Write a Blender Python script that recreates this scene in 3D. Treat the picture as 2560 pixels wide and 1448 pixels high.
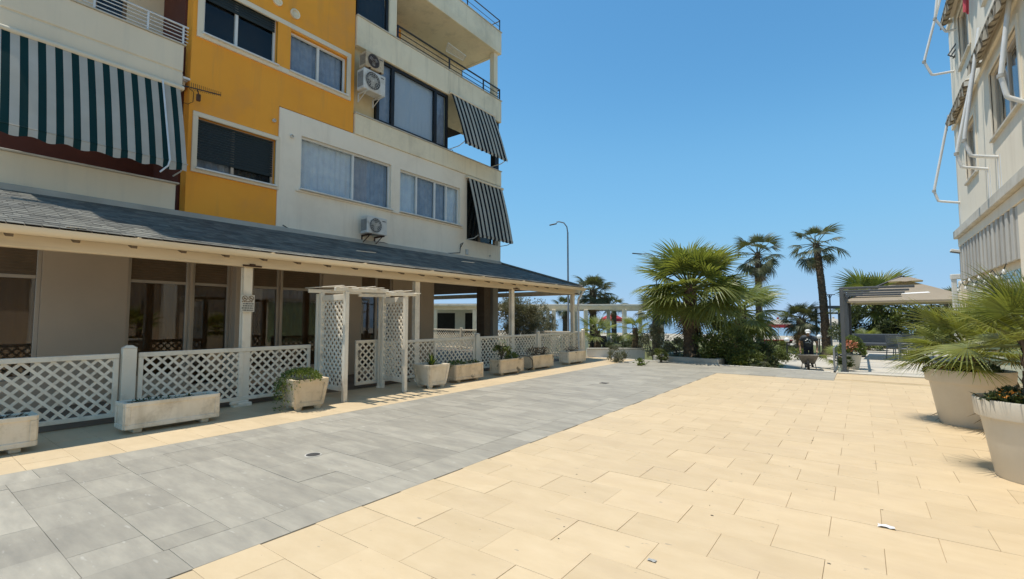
import bpy, bmesh, math, random
from mathutils import Vector, Matrix
R = math.radians
sc = bpy.context.scene
for o in list(bpy.data.objects): bpy.data.objects.remove(o)

# ------------------------------------------------------------------ camera, sky, sun, exposure
CAMZ, YAW, PITCH, FPX = 1.5, R(36.4), math.atan(73/1183.0), 1183.0
cd = bpy.data.cameras.new('camera'); cam = bpy.data.objects.new('camera', cd)
sc.collection.objects.link(cam); sc.camera = cam
cam.location = (0, 0, CAMZ); cam.rotation_euler = (R(90)+PITCH, 0, YAW)
cd.sensor_fit = 'HORIZONTAL'; cd.sensor_width = 36; cd.lens = FPX/2560*36; cd.clip_start = .05; cd.clip_end = 6000
SUNV = Vector((-.25, -.17, 1)).normalized()          # towards the sun
wd = bpy.data.worlds.new('World'); sc.world = wd; wd.use_nodes = True
nt = wd.node_tree; bg = nt.nodes['Background']
sky = nt.nodes.new('ShaderNodeTexSky'); sky.sky_type = 'NISHITA'; sky.sun_disc = False
sky.sun_elevation = math.asin(SUNV.z); sky.sun_rotation = math.atan2(SUNV.x, SUNV.y) % (2*math.pi)
sky.air_density = 1.0; sky.dust_density = .0; sky.ozone_density = 4.0; sky.altitude = 0
# clear-air colour response of the whole sky (keeps the horizon from burning out)
_v1 = nt.nodes.new('ShaderNodeVectorMath'); _v1.operation = 'SCALE'; _v1.inputs['Scale'].default_value = .1
_cv = nt.nodes.new('ShaderNodeRGBCurve'); _cv.mapping.use_clip = False
_v2 = nt.nodes.new('ShaderNodeVectorMath'); _v2.operation = 'SCALE'; _v2.inputs['Scale'].default_value = 9.0
for _k, _pts in enumerate((((.108,.064),(.166,.108),(.57,.21),(1,.25)), ((.191,.190),(.287,.272),(.65,.33),(1,.35)), ((.368,.372),(.496,.455),(.7,.47),(1,.48)))):
    _c = _cv.mapping.curves[_k]; _c.points[0].location = (0, 0); _c.points[1].location = _pts[-1]
    for _p in _pts[:-1]: _c.points.new(*_p)
_cv.mapping.update()
nt.links.new(sky.outputs[0], _v1.inputs[0]); nt.links.new(_v1.outputs[0], _cv.inputs['Color']); nt.links.new(_cv.outputs[0], _v2.inputs[0])
nt.links.new(_v2.outputs[0], bg.inputs[0]); bg.inputs[1].default_value = .15
sd = bpy.data.lights.new('sun', 'SUN'); sd.energy = 3.5; sd.angle = R(.53); sd.color = (1, .95, .86)
sun = bpy.data.objects.new('sun', sd); sc.collection.objects.link(sun)
sun.rotation_euler = SUNV.to_track_quat('Z', 'Y').to_euler(); sun.location = (0, 0, 30)
sc.view_settings.view_transform = 'Standard'; sc.view_settings.look = 'None'
sc.view_settings.exposure = .42; sc.view_settings.gamma = 1
sc.cycles.max_bounces = 8; sc.cycles.transparent_max_bounces = 16

# ------------------------------------------------------------------ measuring: a sight line meets a real plane or distance
_F = Vector((-math.sin(YAW)*math.cos(PITCH), math.cos(YAW)*math.cos(PITCH), math.sin(PITCH)))
_R = Vector((math.cos(YAW), math.sin(YAW), 0)); _U = _R.cross(_F); _C = Vector((0, 0, CAMZ))
def _ray(x, y): return _F + _R*((x-1280)/FPX) - _U*((y-724)/FPX)
def onX(x, y, X): r = _ray(x, y); return _C + r*(X/r.x)
def onY(x, y, Y): r = _ray(x, y); return _C + r*(Y/r.y)
def onZ(x, y, Z=0): r = _ray(x, y); return _C + r*((Z-CAMZ)/r.z)
def at(x, y, d): return _C + _ray(x, y)*d

# ------------------------------------------------------------------ mesh helpers
class MB:
    def __init__(s): s.v = []; s.f = []
    def add(s, vs, fs):
        o = len(s.v); s.v += [tuple(v) for v in vs]; s.f += [tuple(i+o for i in f) for f in fs]; return s
    def box(s, x0, x1, y0, y1, z0, z1, b=0):
        if x0 > x1: x0, x1 = x1, x0
        if y0 > y1: y0, y1 = y1, y0
        if z0 > z1: z0, z1 = z1, z0
        b = min(b, (x1-x0)*.45, (y1-y0)*.45, (z1-z0)*.45)
        if b <= 0:
            return s.add([(x, y, z) for x in (x0, x1) for y in (y0, y1) for z in (z0, z1)],
                         [(0,1,3,2),(4,6,7,5),(0,4,5,1),(2,3,7,6),(0,2,6,4),(1,5,7,3)])
        lo, hi = (x0, y0, z0), (x1, y1, z1); idx = {}; vs = []
        S = [(i, j, k) for i in (0,1) for j in (0,1) for k in (0,1)]
        for c in S:
            for a in range(3):
                p = []
                for q in range(3):
                    e = hi[q] if c[q] else lo[q]
                    if q != a: e += -b if c[q] else b
                    p.append(e)
                idx[c+(a,)] = len(vs); vs.append(tuple(p))
        fs = []
        for a in range(3):
            o1, o2 = [q for q in range(3) if q != a]
            for sg in (0,1):
                f = []
                for (u, w) in ((0,0),(1,0),(1,1),(0,1)):
                    c = [0,0,0]; c[a] = sg; c[o1] = u; c[o2] = w; f.append(idx[tuple(c)+(a,)])
                fs.append(tuple(f))
            for u in (0,1):
                for w in (0,1):
                    c = [0,0,0]; c[o1] = u; c[o2] = w; c2 = list(c); c2[a] = 1; c, c2 = tuple(c), tuple(c2)
                    fs.append((idx[c+(o1,)], idx[c2+(o1,)], idx[c2+(o2,)], idx[c+(o2,)]))
        for c in S: fs.append(tuple(idx[c+(a,)] for a in range(3)))
        return s.add(vs, fs)
    def obox(s, c, size, m=None, b=0):            # box of a size, turned by matrix m, centred at c
        t = MB(); t.box(-size[0]/2, size[0]/2, -size[1]/2, size[1]/2, -size[2]/2, size[2]/2, b)
        m = m or Matrix.Identity(3); c = Vector(c)
        return s.add([c + m @ Vector(v) for v in t.v], t.f)
    def tube(s, pts, r, n=8):
        pts = [Vector(p) for p in pts]; k = len(pts); rr = r if isinstance(r, (list, tuple)) else [r]*k
        vs = []; prev = None
        for i, p in enumerate(pts):
            d = (pts[min(i+1, k-1)] - pts[max(i-1, 0)]).normalized()
            if prev is None:
                a = Vector((0,0,1)) if abs(d.z) < .9 else Vector((1,0,0)); u = d.cross(a).normalized()
            else:
                u = (prev - d*prev.dot(d)).normalized()
            prev = u; w = d.cross(u)
            for j in range(n):
                t = 2*math.pi*j/n; vs.append(p + (u*math.cos(t) + w*math.sin(t))*rr[i])
        fs = [(i*n+j, i*n+(j+1) % n, (i+1)*n+(j+1) % n, (i+1)*n+j) for i in range(k-1) for j in range(n)]
        fs += [tuple(range(n))[::-1], tuple((k-1)*n+j for j in range(n))]
        return s.add(vs, fs)
    def lathe(s, prof, c=(0,0,0), n=20):
        vs = []
        for (r, z) in prof:
            for j in range(n):
                t = 2*math.pi*j/n; vs.append((c[0]+r*math.cos(t), c[1]+r*math.sin(t), c[2]+z))
        k = len(prof)
        fs = [(i*n+j, i*n+(j+1) % n, (i+1)*n+(j+1) % n, (i+1)*n+j) for i in range(k-1) for j in range(n)]
        fs += [tuple(range(n))[::-1], tuple((k-1)*n+j for j in range(n))]
        return s.add(vs, fs)
    def prism(s, poly, z0, z1):
        n = len(poly)
        vs = [(x, y, z0) for x, y in poly] + [(x, y, z1) for x, y in poly]
        return s.add(vs, [tuple(range(n))[::-1], tuple(range(n, 2*n))] + [(i, (i+1) % n, n+(i+1) % n, n+i) for i in range(n)])
    def sheet(s, P, nu, nv):                       # grid of points P(i,j)
        vs = [P(i, j) for i in range(nu+1) for j in range(nv+1)]
        return s.add(vs, [(i*(nv+1)+j, (i+1)*(nv+1)+j, (i+1)*(nv+1)+j+1, i*(nv+1)+j+1) for i in range(nu) for j in range(nv)])
    def mesh(s, name, mat, smooth=False, recalc=True, off=(0,0,0)):
        me = bpy.data.meshes.new(name)
        ox, oy, oz = off
        me.from_pydata([(x-ox, y-oy, z-oz) for x, y, z in s.v], [], s.f)
        if recalc:
            bm = bmesh.new(); bm.from_mesh(me); bmesh.ops.recalc_face_normals(bm, faces=bm.faces); bm.to_mesh(me); bm.free()
        if smooth:
            me.polygons.foreach_set('use_smooth', [True]*len(me.polygons)); me.set_sharp_from_angle(angle=R(38))
        me.materials.append(mat); me.update()
        return me
    def build(s, name, mat, parent=None, smooth=False, recalc=True, local=False):
        off = (0,0,0)
        if parent is not None and not local: off = root_loc(parent)
        me = s.mesh(name, mat, smooth, recalc, off)
        return link(name, me, parent)
def root_loc(o):
    while o.parent: o = o.parent
    return tuple(o.location)
def link(name, me, parent=None):
    o = bpy.data.objects.new(name, me); sc.collection.objects.link(o)
    if parent is not None: o.parent = parent
    return o
def tag(o, label=None, cat=None, group=None, kind=None):
    if label: o['label'] = label
    if cat: o['category'] = cat
    if group: o['group'] = group
    if kind: o['kind'] = kind
    return o
def thing(name, label, cat, loc=(0,0,0), rz=0, group=None):
    o = bpy.data.objects.new(name, None); sc.collection.objects.link(o); o.empty_display_size = .2
    o.location = loc; o.rotation_euler = (0, 0, rz); return tag(o, label, cat, group)
def copy_tree(o, parent=None):
    c = o.copy(); sc.collection.objects.link(c)
    if parent is not None: c.parent = parent
    for ch in o.children: copy_tree(ch, c)
    return c

# ------------------------------------------------------------------ materials
def M(name, c1, c2=None, scale=2.0, rough=.75, bump=.0, bscale=60, spec=.3, metal=0, rnd=0, lo=.35, hi=.65,
      streak=None, stretch=(1,1,1), dirt=None, translucent=0, speck=None):
    m = bpy.data.materials.new(name); m.use_nodes = True; t = m.node_tree; N = t.nodes; L = t.links
    b = N['Principled BSDF']; b.inputs['Roughness'].default_value = rough; b.inputs['Metallic'].default_value = metal
    b.inputs['Specular IOR Level'].default_value = spec
    geo = N.new('ShaderNodeNewGeometry'); mp = N.new('ShaderNodeMapping'); mp.inputs['Scale'].default_value = stretch
    L.new(geo.outputs['Position'], mp.inputs[0])
    def noise(sca, det=6, rg=.6, vec=None):
        n = N.new('ShaderNodeTexNoise'); n.inputs['Scale'].default_value = sca; n.inputs['Detail'].default_value = det
        n.inputs['Roughness'].default_value = rg; L.new(vec or mp.outputs[0], n.inputs['Vector']); return n.outputs['Fac']
    def ramp(src, a, bb):
        r = N.new('ShaderNodeMapRange'); r.inputs[1].default_value = a; r.inputs[2].default_value = bb; L.new(src, r.inputs[0]); return r.outputs[0]
    def mix(fac, ca, cb, mode='MIX'):
        x = N.new('ShaderNodeMix'); x.data_type = 'RGBA'; x.blend_type = mode
        if isinstance(fac, float): x.inputs[0].default_value = fac
        else: L.new(fac, x.inputs[0])
        for k, c in ((6, ca), (7, cb)):
            if isinstance(c, tuple): x.inputs[k].default_value = c+(1,)
            else: L.new(c, x.inputs[k])
        return x.outputs[2]
    c2 = c2 or tuple(v*.86 for v in c1)
    col = mix(ramp(noise(scale), lo, hi), c1, c2)
    if streak:                                     # weather marks that run down a wall: (colour, amount)
        mp2 = N.new('ShaderNodeMapping'); mp2.inputs['Scale'].default_value = (3, 3, .25); L.new(geo.outputs['Position'], mp2.inputs[0])
        f1 = ramp(noise(1.1, 5, .65, mp2.outputs[0]), .52, .8)
        mul = N.new('ShaderNodeMath'); mul.operation = 'MULTIPLY'; mul.inputs[1].default_value = streak[1]; L.new(f1, mul.inputs[0])
        col = mix(mul.outputs[0], col, streak[0])
    if dirt:                                       # patches of grime: (colour, amount, scale)
        f2 = ramp(noise(dirt[2], 8, .7), .5, .72)
        mul = N.new('ShaderNodeMath'); mul.operation = 'MULTIPLY'; mul.inputs[1].default_value = dirt[1]; L.new(f2, mul.inputs[0])
        col = mix(mul.outputs[0], col, dirt[0])
    if speck:
        f3 = ramp(noise(speck[2], 2, .5), speck[3] if len(speck) > 3 else .68, .74)
        mul = N.new('ShaderNodeMath'); mul.operation = 'MULTIPLY'; mul.inputs[1].default_value = speck[1]; L.new(f3, mul.inputs[0])
        col = mix(mul.outputs[0], col, speck[0])
    if rnd:
        oi = N.new('ShaderNodeObjectInfo'); ad = N.new('ShaderNodeMath'); ad.operation = 'ADD'
        L.new(oi.outputs['Random'], ad.inputs[0]); L.new(geo.outputs['Random Per Island'], ad.inputs[1])
        fr = N.new('ShaderNodeMath'); fr.operation = 'FRACT'; L.new(ad.outputs[0], fr.inputs[0])
        r = N.new('ShaderNodeMapRange'); r.inputs[3].default_value = 1-rnd; r.inputs[4].default_value = 1+rnd; L.new(fr.outputs[0], r.inputs[0])
        cv = N.new('ShaderNodeCombineColor'); [L.new(r.outputs[0], cv.inputs[k]) for k in range(3)]
        col = mix(1.0, col, cv.outputs[0], 'MULTIPLY')
    L.new(col, b.inputs['Base Color'])
    rr = N.new('ShaderNodeMapRange'); rr.inputs[3].default_value = max(0, rough-.1); rr.inputs[4].default_value = min(1, rough+.1)
    L.new(noise(scale*3), rr.inputs[0]); L.new(rr.outputs[0], b.inputs['Roughness'])
    if bump:
        bp = N.new('ShaderNodeBump'); bp.inputs['Strength'].default_value = bump; bp.inputs['Distance'].default_value = .006
        L.new(noise(bscale, 4), bp.inputs['Height']); L.new(bp.outputs[0], b.inputs['Normal'])
    if translucent:
        tr = N.new('ShaderNodeBsdfTranslucent'); ms = N.new('ShaderNodeMixShader'); ms.inputs[0].default_value = translucent
        tc = mix(1.0, col, (1.25, 1.2, .55), 'MULTIPLY'); L.new(tc, tr.inputs[0])
        L.new(b.outputs[0], ms.inputs[1]); L.new(tr.outputs[0], ms.inputs[2]); L.new(ms.outputs[0], N['Material Output'].inputs[0])
    return m
def glass(name, tint, gain=1.0, rough=.01):
    m = bpy.data.materials.new(name); m.use_nodes = True; t = m.node_tree; N = t.nodes; L = t.links
    N.remove(N['Principled BSDF'])
    tr = N.new('ShaderNodeBsdfTransparent'); tr.inputs[0].default_value = tint+(1,)
    gl = N.new('ShaderNodeBsdfGlossy'); gl.inputs['Roughness'].default_value = rough
    fr = N.new('ShaderNodeFresnel'); fr.inputs[0].default_value = 1.52
    mu = N.new('ShaderNodeMath'); mu.operation = 'MULTIPLY'; mu.inputs[1].default_value = gain; mu.use_clamp = True
    nz = N.new('ShaderNodeTexNoise'); nz.inputs['Scale'].default_value = 1.3; geo = N.new('ShaderNodeNewGeometry'); L.new(geo.outputs['Position'], nz.inputs['Vector'])
    bp = N.new('ShaderNodeBump'); bp.inputs['Strength'].default_value = .02; bp.inputs['Distance'].default_value = .05; L.new(nz.outputs[0], bp.inputs['Height']); L.new(bp.outputs[0], gl.inputs['Normal'])
    ms = N.new('ShaderNodeMixShader'); bf = N.new('ShaderNodeMath'); bf.operation = 'SUBTRACT'; bf.inputs[0].default_value = 1; L.new(geo.outputs['Backfacing'], bf.inputs[1])
    m2 = N.new('ShaderNodeMath'); m2.operation = 'MULTIPLY'; L.new(fr.outputs[0], m2.inputs[0]); L.new(bf.outputs[0], m2.inputs[1])
    L.new(m2.outputs[0], mu.inputs[0]); L.new(mu.outputs[0], ms.inputs[0])
    L.new(tr.outputs[0], ms.inputs[1]); L.new(gl.outputs[0], ms.inputs[2]); L.new(ms.outputs[0], N['Material Output'].inputs[0])
    return m
def stripes(name, ca, cb, axis, period, duty, phase=0, rough=.85, fade=None):
    m = bpy.data.materials.new(name); m.use_nodes = True; t = m.node_tree; N = t.nodes; L = t.links
    b = N['Principled BSDF']; b.inputs['Roughness'].default_value = rough; b.inputs['Specular IOR Level'].default_value = .15
    geo = N.new('ShaderNodeNewGeometry'); sp = N.new('ShaderNodeSeparateXYZ'); L.new(geo.outputs['Position'], sp.inputs[0])
    def math_(op, a, v):
        n = N.new('ShaderNodeMath'); n.operation = op; L.new(a, n.inputs[0]); n.inputs[1].default_value = v; return n.outputs[0]
    a = math_('ADD', sp.outputs[axis], phase+100*period); a = math_('DIVIDE', a, period); a = math_('FRACT', a, 0); a = math_('LESS_THAN', a, duty)
    nz = N.new('ShaderNodeTexNoise'); nz.inputs['Scale'].default_value = 2.5; nz.inputs['Detail'].default_value = 6; L.new(geo.outputs['Position'], nz.inputs['Vector'])
    x = N.new('ShaderNodeMix'); x.data_type = 'RGBA'; L.new(a, x.inputs[0]); x.inputs[6].default_value = ca+(1,); x.inputs[7].default_value = cb+(1,)
    y = N.new('ShaderNodeMix'); y.data_type = 'RGBA'; y.blend_type = 'MULTIPLY'; L.new(nz.outputs[0], y.inputs[0]); L.new(x.outputs[2], y.inputs[6]); y.inputs[7].default_value = (.72,.7,.64,1)
    L.new(y.outputs[2], b.inputs['Base Color'])
    tr = N.new('ShaderNodeBsdfTranslucent'); L.new(y.outputs[2], tr.inputs[0]); ms = N.new('ShaderNodeMixShader'); ms.inputs[0].default_value = .25
    L.new(b.outputs[0], ms.inputs[1]); L.new(tr.outputs[0], ms.inputs[2]); L.new(ms.outputs[0], N['Material Output'].inputs[0])
    return m

m_grey = M('grey_tile', (.395,.358,.285), (.275,.251,.205), 3.2, .62, .14, 30, .35, rnd=.10, stretch=(.6,2.2,1), lo=.3, hi=.7, dirt=((.26,.235,.19), .5, 2.4), speck=(( .52,.49,.42), .5, 9, .66))
m_beige = M('beige_tile', (.615,.475,.295), (.555,.42,.25), 3.4, .58, .10, 30, .35, rnd=.04, stretch=(.8,1.6,1), lo=.3, hi=.7, dirt=((.525,.395,.25), .5, 1.3), speck=((.32,.26,.19), .7, 13, .72))
m_joint = M('tile_joint', (.54,.415,.255), (.40,.31,.19), 1.0, .9)
m_jointg = M('tile_joint_grey', (.36,.34,.29), (.25,.23,.2), 4, .9)
m_kerb = M('kerb_stone', (.62,.58,.5), (.5,.46,.38), 3, .8, .2)
m_concrete = M('concrete', (.50,.47,.40), (.40,.37,.31), 1.5, .85, .25, 40)
m_orange = M('orange_render', (.90,.385,.05), (.84,.345,.044), .7, .85, .12, 90, .2, streak=((.52,.26,.09), .55), dirt=((.74,.34,.09), .7, .7))
m_white = M('white_render', (.90,.79,.62), (.85,.74,.575), .8, .85, .12, 90, .2, streak=((.58,.49,.37), .45), dirt=((.76,.65,.50), .5, .8))
m_cream = M('cream_render', (.88,.76,.54), (.81,.69,.48), .9, .85, .12, 90, .2, streak=((.42,.35,.24), .55), dirt=((.52,.45,.32), .6, .8))
m_creamflat = M('pale_render', (.80,.69,.51), (.75,.64,.47), .6, .85, .08, 90, .2, streak=((.5,.46,.38), .3))
m_stain = M('stained_render', (.72,.58,.36), (.62,.46,.24), 1.4, .85, .12, 60, .2, streak=((.48,.28,.12), .5))
m_taupe = M('taupe_render', (.60,.465,.33), (.55,.425,.30), .8, .85, .1, 80, .2)
m_verfloor = M('brown_floor', (.26,.20,.145), (.20,.155,.11), 1.5, .7)
m_brownwall = M('red_brown_wall', (.15,.05,.035), (.11,.04,.03), 1, .85)
m_rbcream = M('sunlit_cream_render', (.84,.755,.61), (.79,.70,.555), .7, .85, .1, 80, .2, streak=((.62,.53,.40), .45))
m_alu = M('bronze_aluminium', (.52,.43,.33), (.46,.38,.29), 2, .45, 0, 1, .5, .3)
m_whitepvc = M('white_window_frame', (.75,.73,.68), (.68,.66,.6), 2, .45)
m_blackpvc = M('black_window_frame', (.012,.012,.013), (.02,.02,.02), 3, .5)
m_shutter = M('dark_blue_shutter', (.018,.028,.029), (.024,.034,.036), 6, .55, .3, 20, stretch=(1,1,14))
m_louvre = M('brown_louvre', (.25,.17,.105), (.20,.14,.085), 3, .5)
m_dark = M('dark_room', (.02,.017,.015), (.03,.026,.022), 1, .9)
m_brownroom = M('brown_room', (.20,.145,.095), (.13,.095,.06), .8, .9)
m_curtain = M('blue_grey_curtain', (.82,.89,.97), (.70,.77,.88), 5, .9, translucent=.2)
m_curtain2 = M('grey_curtain', (.34,.38,.46), (.26,.29,.36), 5, .9)
m_blind = M('pale_roller_blind', (.50,.53,.58), (.48,.51,.56), 2, .9)
m_glass = glass('window_glass', (.93,.95,.95), 1.0)
m_glassb = glass('shop_glass', (.74,.66,.55), 2.4)
m_glassg = glass('green_glass', (.78,.86,.80), 1.2)
m_whitepaint = M('white_painted_wood', (.91,.80,.625), (.86,.745,.565), 3, .6, .1, 40, .35, dirt=((.52,.43,.31), .6, 2.2), rnd=.07)
m_creampaint = M('cream_painted_timber', (.86,.69,.46), (.80,.63,.40), 1.6, .6, .12, 25, .35, dirt=((.48,.38,.25), .45, 1.6), stretch=(4,.4,4))
m_shingle = M('slate_shingle', (.18,.172,.142), (.115,.112,.097), 3, .85, .3, 120, .3, rnd=.3)
m_rafter = M('brown_timber', (.20,.15,.10), (.16,.115,.075), 2, .8, .2, 30, stretch=(1,6,6))
m_rail_w = M('white_metal_rail', (.70,.70,.68), (.62,.62,.6), 4, .4, 0, 1, .5)
m_rail_d = M('dark_metal_rail', (.015,.018,.022), (.022,.025,.03), 4, .45, 0, 1, .5)
m_steel = M('grey_painted_steel', (.10,.11,.12), (.08,.088,.097), 3, .5, 0, 1, .4)
m_acbody = M('ac_casing', (.68,.66,.6), (.58,.55,.48), 4, .5, dirt=((.36,.29,.2), .6, 5))
m_acold = M('old_ac_casing', (.62,.50,.34), (.50,.38,.24), 5, .6, dirt=((.22,.14,.08), .8, 6))
m_acgrille = M('ac_grille', (.10,.10,.10), (.07,.07,.07), 5, .6)
m_acfan = M('ac_fan', (.42,.41,.38), (.35,.34,.3), 5, .5)
m_rust = M('rusty_iron', (.12,.06,.035), (.07,.04,.025), 9, .9, .3, 60)
m_cable = M('black_cable', (.012,.012,.012), None, 3, .6)
m_planter = M('cast_concrete_planter', (.78,.63,.43), (.69,.54,.355), 4, .85, .3, 50, .2, dirt=((.30,.23,.14), .6, 3.2), streak=((.36,.27,.16), .5), speck=((.06,.05,.035), .75, 4.5, .66))
m_planterw = M('white_cast_planter', (.86,.75,.58), (.78,.66,.48), 4, .8, .3, 50, .2, dirt=((.36,.28,.17), .6, 3.0), streak=((.42,.33,.2), .5))
m_soil = M('dark_soil', (.05,.035,.022), (.03,.022,.014), 14, .95, .6, 40)
m_pot = M('taupe_plastic_pot', (.60,.545,.45), (.57,.515,.42), 1.2, .42, .02, 60, .4, dirt=((.46,.40,.31), .35, 1.6))
m_pot2 = M('white_pot', (.66,.62,.55), (.6,.55,.47), 2, .5)
m_leafA = M('fan_palm_leaf', (.225,.25,.072), (.145,.175,.046), 1.5, .42, 0, 1, .45, rnd=.28, translucent=.4)
m_leafB = M('dusty_palm_leaf', (.12,.13,.065), (.085,.095,.048), 1.5, .5, 0, 1, .4, rnd=.3, translucent=.25)
m_leafD = M('dead_palm_leaf', (.26,.20,.12), (.17,.125,.075), 2, .8, rnd=.3, translucent=.15)
m_petiole = M('palm_petiole', (.22,.2,.07), (.17,.15,.06), 3, .5)
m_trunk = M('palm_trunk', (.16,.115,.075), (.075,.055,.038), 9, .95, .8, 22)
m_bark = M('grey_bark', (.17,.14,.11), (.10,.085,.065), 8, .95, .6, 30)
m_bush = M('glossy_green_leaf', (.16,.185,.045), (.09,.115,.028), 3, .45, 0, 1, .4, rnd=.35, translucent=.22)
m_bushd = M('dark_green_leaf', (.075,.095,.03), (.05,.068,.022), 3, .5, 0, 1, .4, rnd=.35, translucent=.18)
m_olive = M('olive_leaf', (.26,.245,.17), (.19,.185,.115), 3, .6, 0, 1, .3, rnd=.3, translucent=.2)
m_greyleaf = M('grey_green_leaf', (.19,.195,.135), (.14,.15,.10), 3, .65, 0, 1, .3, rnd=.3, translucent=.2)
m_succ = M('trailing_succulent', (.16,.20,.045), (.10,.14,.03), 6, .5, 0, 1, .4, rnd=.3, translucent=.2)
m_dry = M('dry_stems', (.16,.115,.07), (.11,.08,.05), 6, .9, rnd=.3)
m_flower = M('orange_flower', (.72,.30,.05), (.62,.22,.04), 9, .6, translucent=.2, rnd=.2)
m_flowerp = M('pink_flower', (.62,.25,.16), (.55,.2,.12), 9, .6, rnd=.2)
m_grass = M('lawn_grass', (.10,.12,.035), (.14,.13,.05), 1.5, .95, .5, 60, dirt=((.20,.17,.08), .5, 1.2))
m_sand = M('beach_sand', (.44,.38,.28), (.38,.32,.23), .4, .95, .3, 10)
m_path = M('pale_path', (.52,.47,.385), (.46,.41,.33), 1.2, .85, .15, 50, dirt=((.40,.35,.27), .4, .8))
m_sea = M('sea_water', (.03,.10,.16), (.025,.085,.14), .08, .12, .5, .6, .5)
m_terr = M('terrace_board', (.55,.50,.42), (.49,.44,.36), 2, .7, .1, 40, rnd=.06)
m_canvas = M('taupe_canvas', (.38,.32,.25), (.35,.29,.225), 1, .85, .05, 60, .2, translucent=.25)
m_canvasw = M('white_canvas', (.62,.55,.45), (.56,.5,.4), 1, .85, translucent=.3)
m_canvasr = M('red_canvas', (.55,.07,.08), (.48,.06,.07), 1, .85, translucent=.3)
m_print = M('white_print', (.78,.76,.72), None, 3, .8)
m_plate = M('sign_plate', (.66,.60,.48), (.6,.54,.42), 5, .6)
m_ink = M('sign_ink_brown', (.22,.13,.06), None, 5, .7)
m_ink2 = M('sign_ink_black', (.05,.045,.04), None, 5, .7)
m_wicker = M('dark_wicker', (.03,.027,.025), (.045,.04,.035), 12, .8, .4, 40)
m_greyseat = M('grey_woven_seat', (.26,.27,.28), (.2,.21,.22), 14, .8, .4, 60)
m_iron = M('cast_iron', (.07,.065,.06), (.05,.045,.04), 12, .8, .3, 60)
m_paper = M('scrap_paper', (.75,.74,.72), (.6,.6,.6), 5, .8)
m_lampw = M('white_globe', (.85,.84,.8), None, 2, .35)
m_lampm = M('galvanised_steel', (.30,.32,.34), (.24,.25,.27), 3, .45, 0, 1, .5, .4)
m_led = M('lamp_head', (.09,.10,.11), None, 3, .5)
m_skin = M('skin', (.44,.27,.18), (.38,.22,.14), 6, .6)
m_shirt = M('charcoal_tshirt', (.085,.095,.11), (.065,.072,.085), 8, .9)
m_jeans = M('dark_trousers', (.035,.04,.055), (.03,.033,.045), 8, .9)
m_cap = M('white_cap', (.8,.79,.76), None, 6, .8)
m_barrow = M('galvanised_barrow', (.30,.275,.235), (.2,.18,.15), 9, .65, .1, 40, .4, .3, dirt=((.16,.12,.08), .6, 7))
m_rubber = M('rubber', (.02,.02,.02), None, 4, .85)
m_redcloth = M('red_laundry', (.60,.10,.12), (.5,.08,.1), 4, .9)
m_ribA = M('ribbed_grey_panel', (.50,.48,.43), (.45,.43,.385), 1.5, .75, streak=((.38,.36,.32), .5), rnd=.1)
m_green_aw = stripes('green_striped_awning', (.62,.59,.52), (.012,.05,.052), 1, .2085, .47, .02)
m_bw_aw = stripes('black_striped_awning', (.60,.57,.49), (.02,.02,.024), 1, .213, .48, .0)
m_bw_aw2 = stripes('grey_striped_awning', (.60,.57,.49), (.02,.02,.024), 1, .225, .48, .06)
m_aw_rb = stripes('faded_striped_awning', (.64,.57,.46), (.26,.22,.17), 1, .26, .4, .0)

# ------------------------------------------------------------------ ground, sea, lawn, path
gm = MB()
def gz(y): return -.62 if y < 45 else -.62 - (y-45)/75*1.6
ys = [-60, -20, 0, 16, 30, 45, 60, 80, 100, 120]
gm.sheet(lambda i, j: (-400 + 800*j/8, ys[i] if i < 10 else 130, gz(ys[i])), 9, 8)
tag(gm.build('ground', m_sand), kind='structure')
s = MB(); s.add([(-3000,112,-2.15),(3000,112,-2.15),(3000,5000,-2.15),(-3000,5000,-2.15)], [(0,1,2,3)])
tag(s.build('sea', m_sea), kind='structure')
s = MB(); s.prism([(-30,14.2),(-30,44),(4,44),(4,34),(-.9,34),(-.9,16.3),(-7.4,16.3),(-9,14.2)], -.6, -.575)
tag(s.build('lawn', m_grass), kind='structure')
pl, pr = [onZ(1925, 911, -.55), onZ(1993, 880, -.55)], [onZ(2072, 930, -.55), onZ(2072, 873, -.55)]
s = MB(); s.prism([(-3.05,16.0),(-.74,15.7),(-.74,32.5),(-4.4,32.5),(-4.4,30),(-2.75,24)], -.57, -.55)
tag(s.build('path', m_path), kind='structure')
s = MB(); s.prism([(-9.6,17.6),(-7.2,17.0),(-7.2,21.5),(-12,24),(-18,24),(-18,18)], -.57, -.55)
tag(s.build('restaurant_terrace', m_path), kind='structure')

# ------------------------------------------------------------------ plaza paving: 60 x 40 cm tiles, one by one near the camera
def clip(poly, a, b, c):                           # keep a*x + b*y <= c
    out = []
    for i, p in enumerate(poly):
        q = poly[(i+1) % len(poly)]; dp = a*p[0]+b*p[1]-c; dq = a*q[0]+b*q[1]-c
        if dp <= 0: out.append(p)
        if dp*dq < 0:
            t = dp/(dp-dq); out.append((p[0]+(q[0]-p[0])*t, p[1]+(q[1]-p[1])*t))
    return out
plaza = MB(); plaza.prism([(-8.75,-5),(6,-5),(6,15.85),(-.65,15.85),(-.7,15.98),(-8.75,16.9)], -.7, -.011)
plaza = tag(plaza.build('plaza', m_joint), kind='structure')
greyp = MB(); greyp.prism([(-6.71,-5),(-3.29,-5),(-3.29,14.02),(-.6,14.02),(-.6,15.98),(-6.71,16.66)], -.1, -.007)
greyp = tag(greyp.build('grey_paving', m_jointg), kind='structure')
beigep = MB(); beigep.prism([(-3.288,-5),(2.28,-5),(2.28,15.84),(-.598,15.84),(-.598,14.018),(-3.288,14.018)], -.1, -.0075)
beigep = tag(beigep.build('beige_paving', m_joint), kind='structure')
TW, TD = .606, .3985
tile_cache = {}
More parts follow.
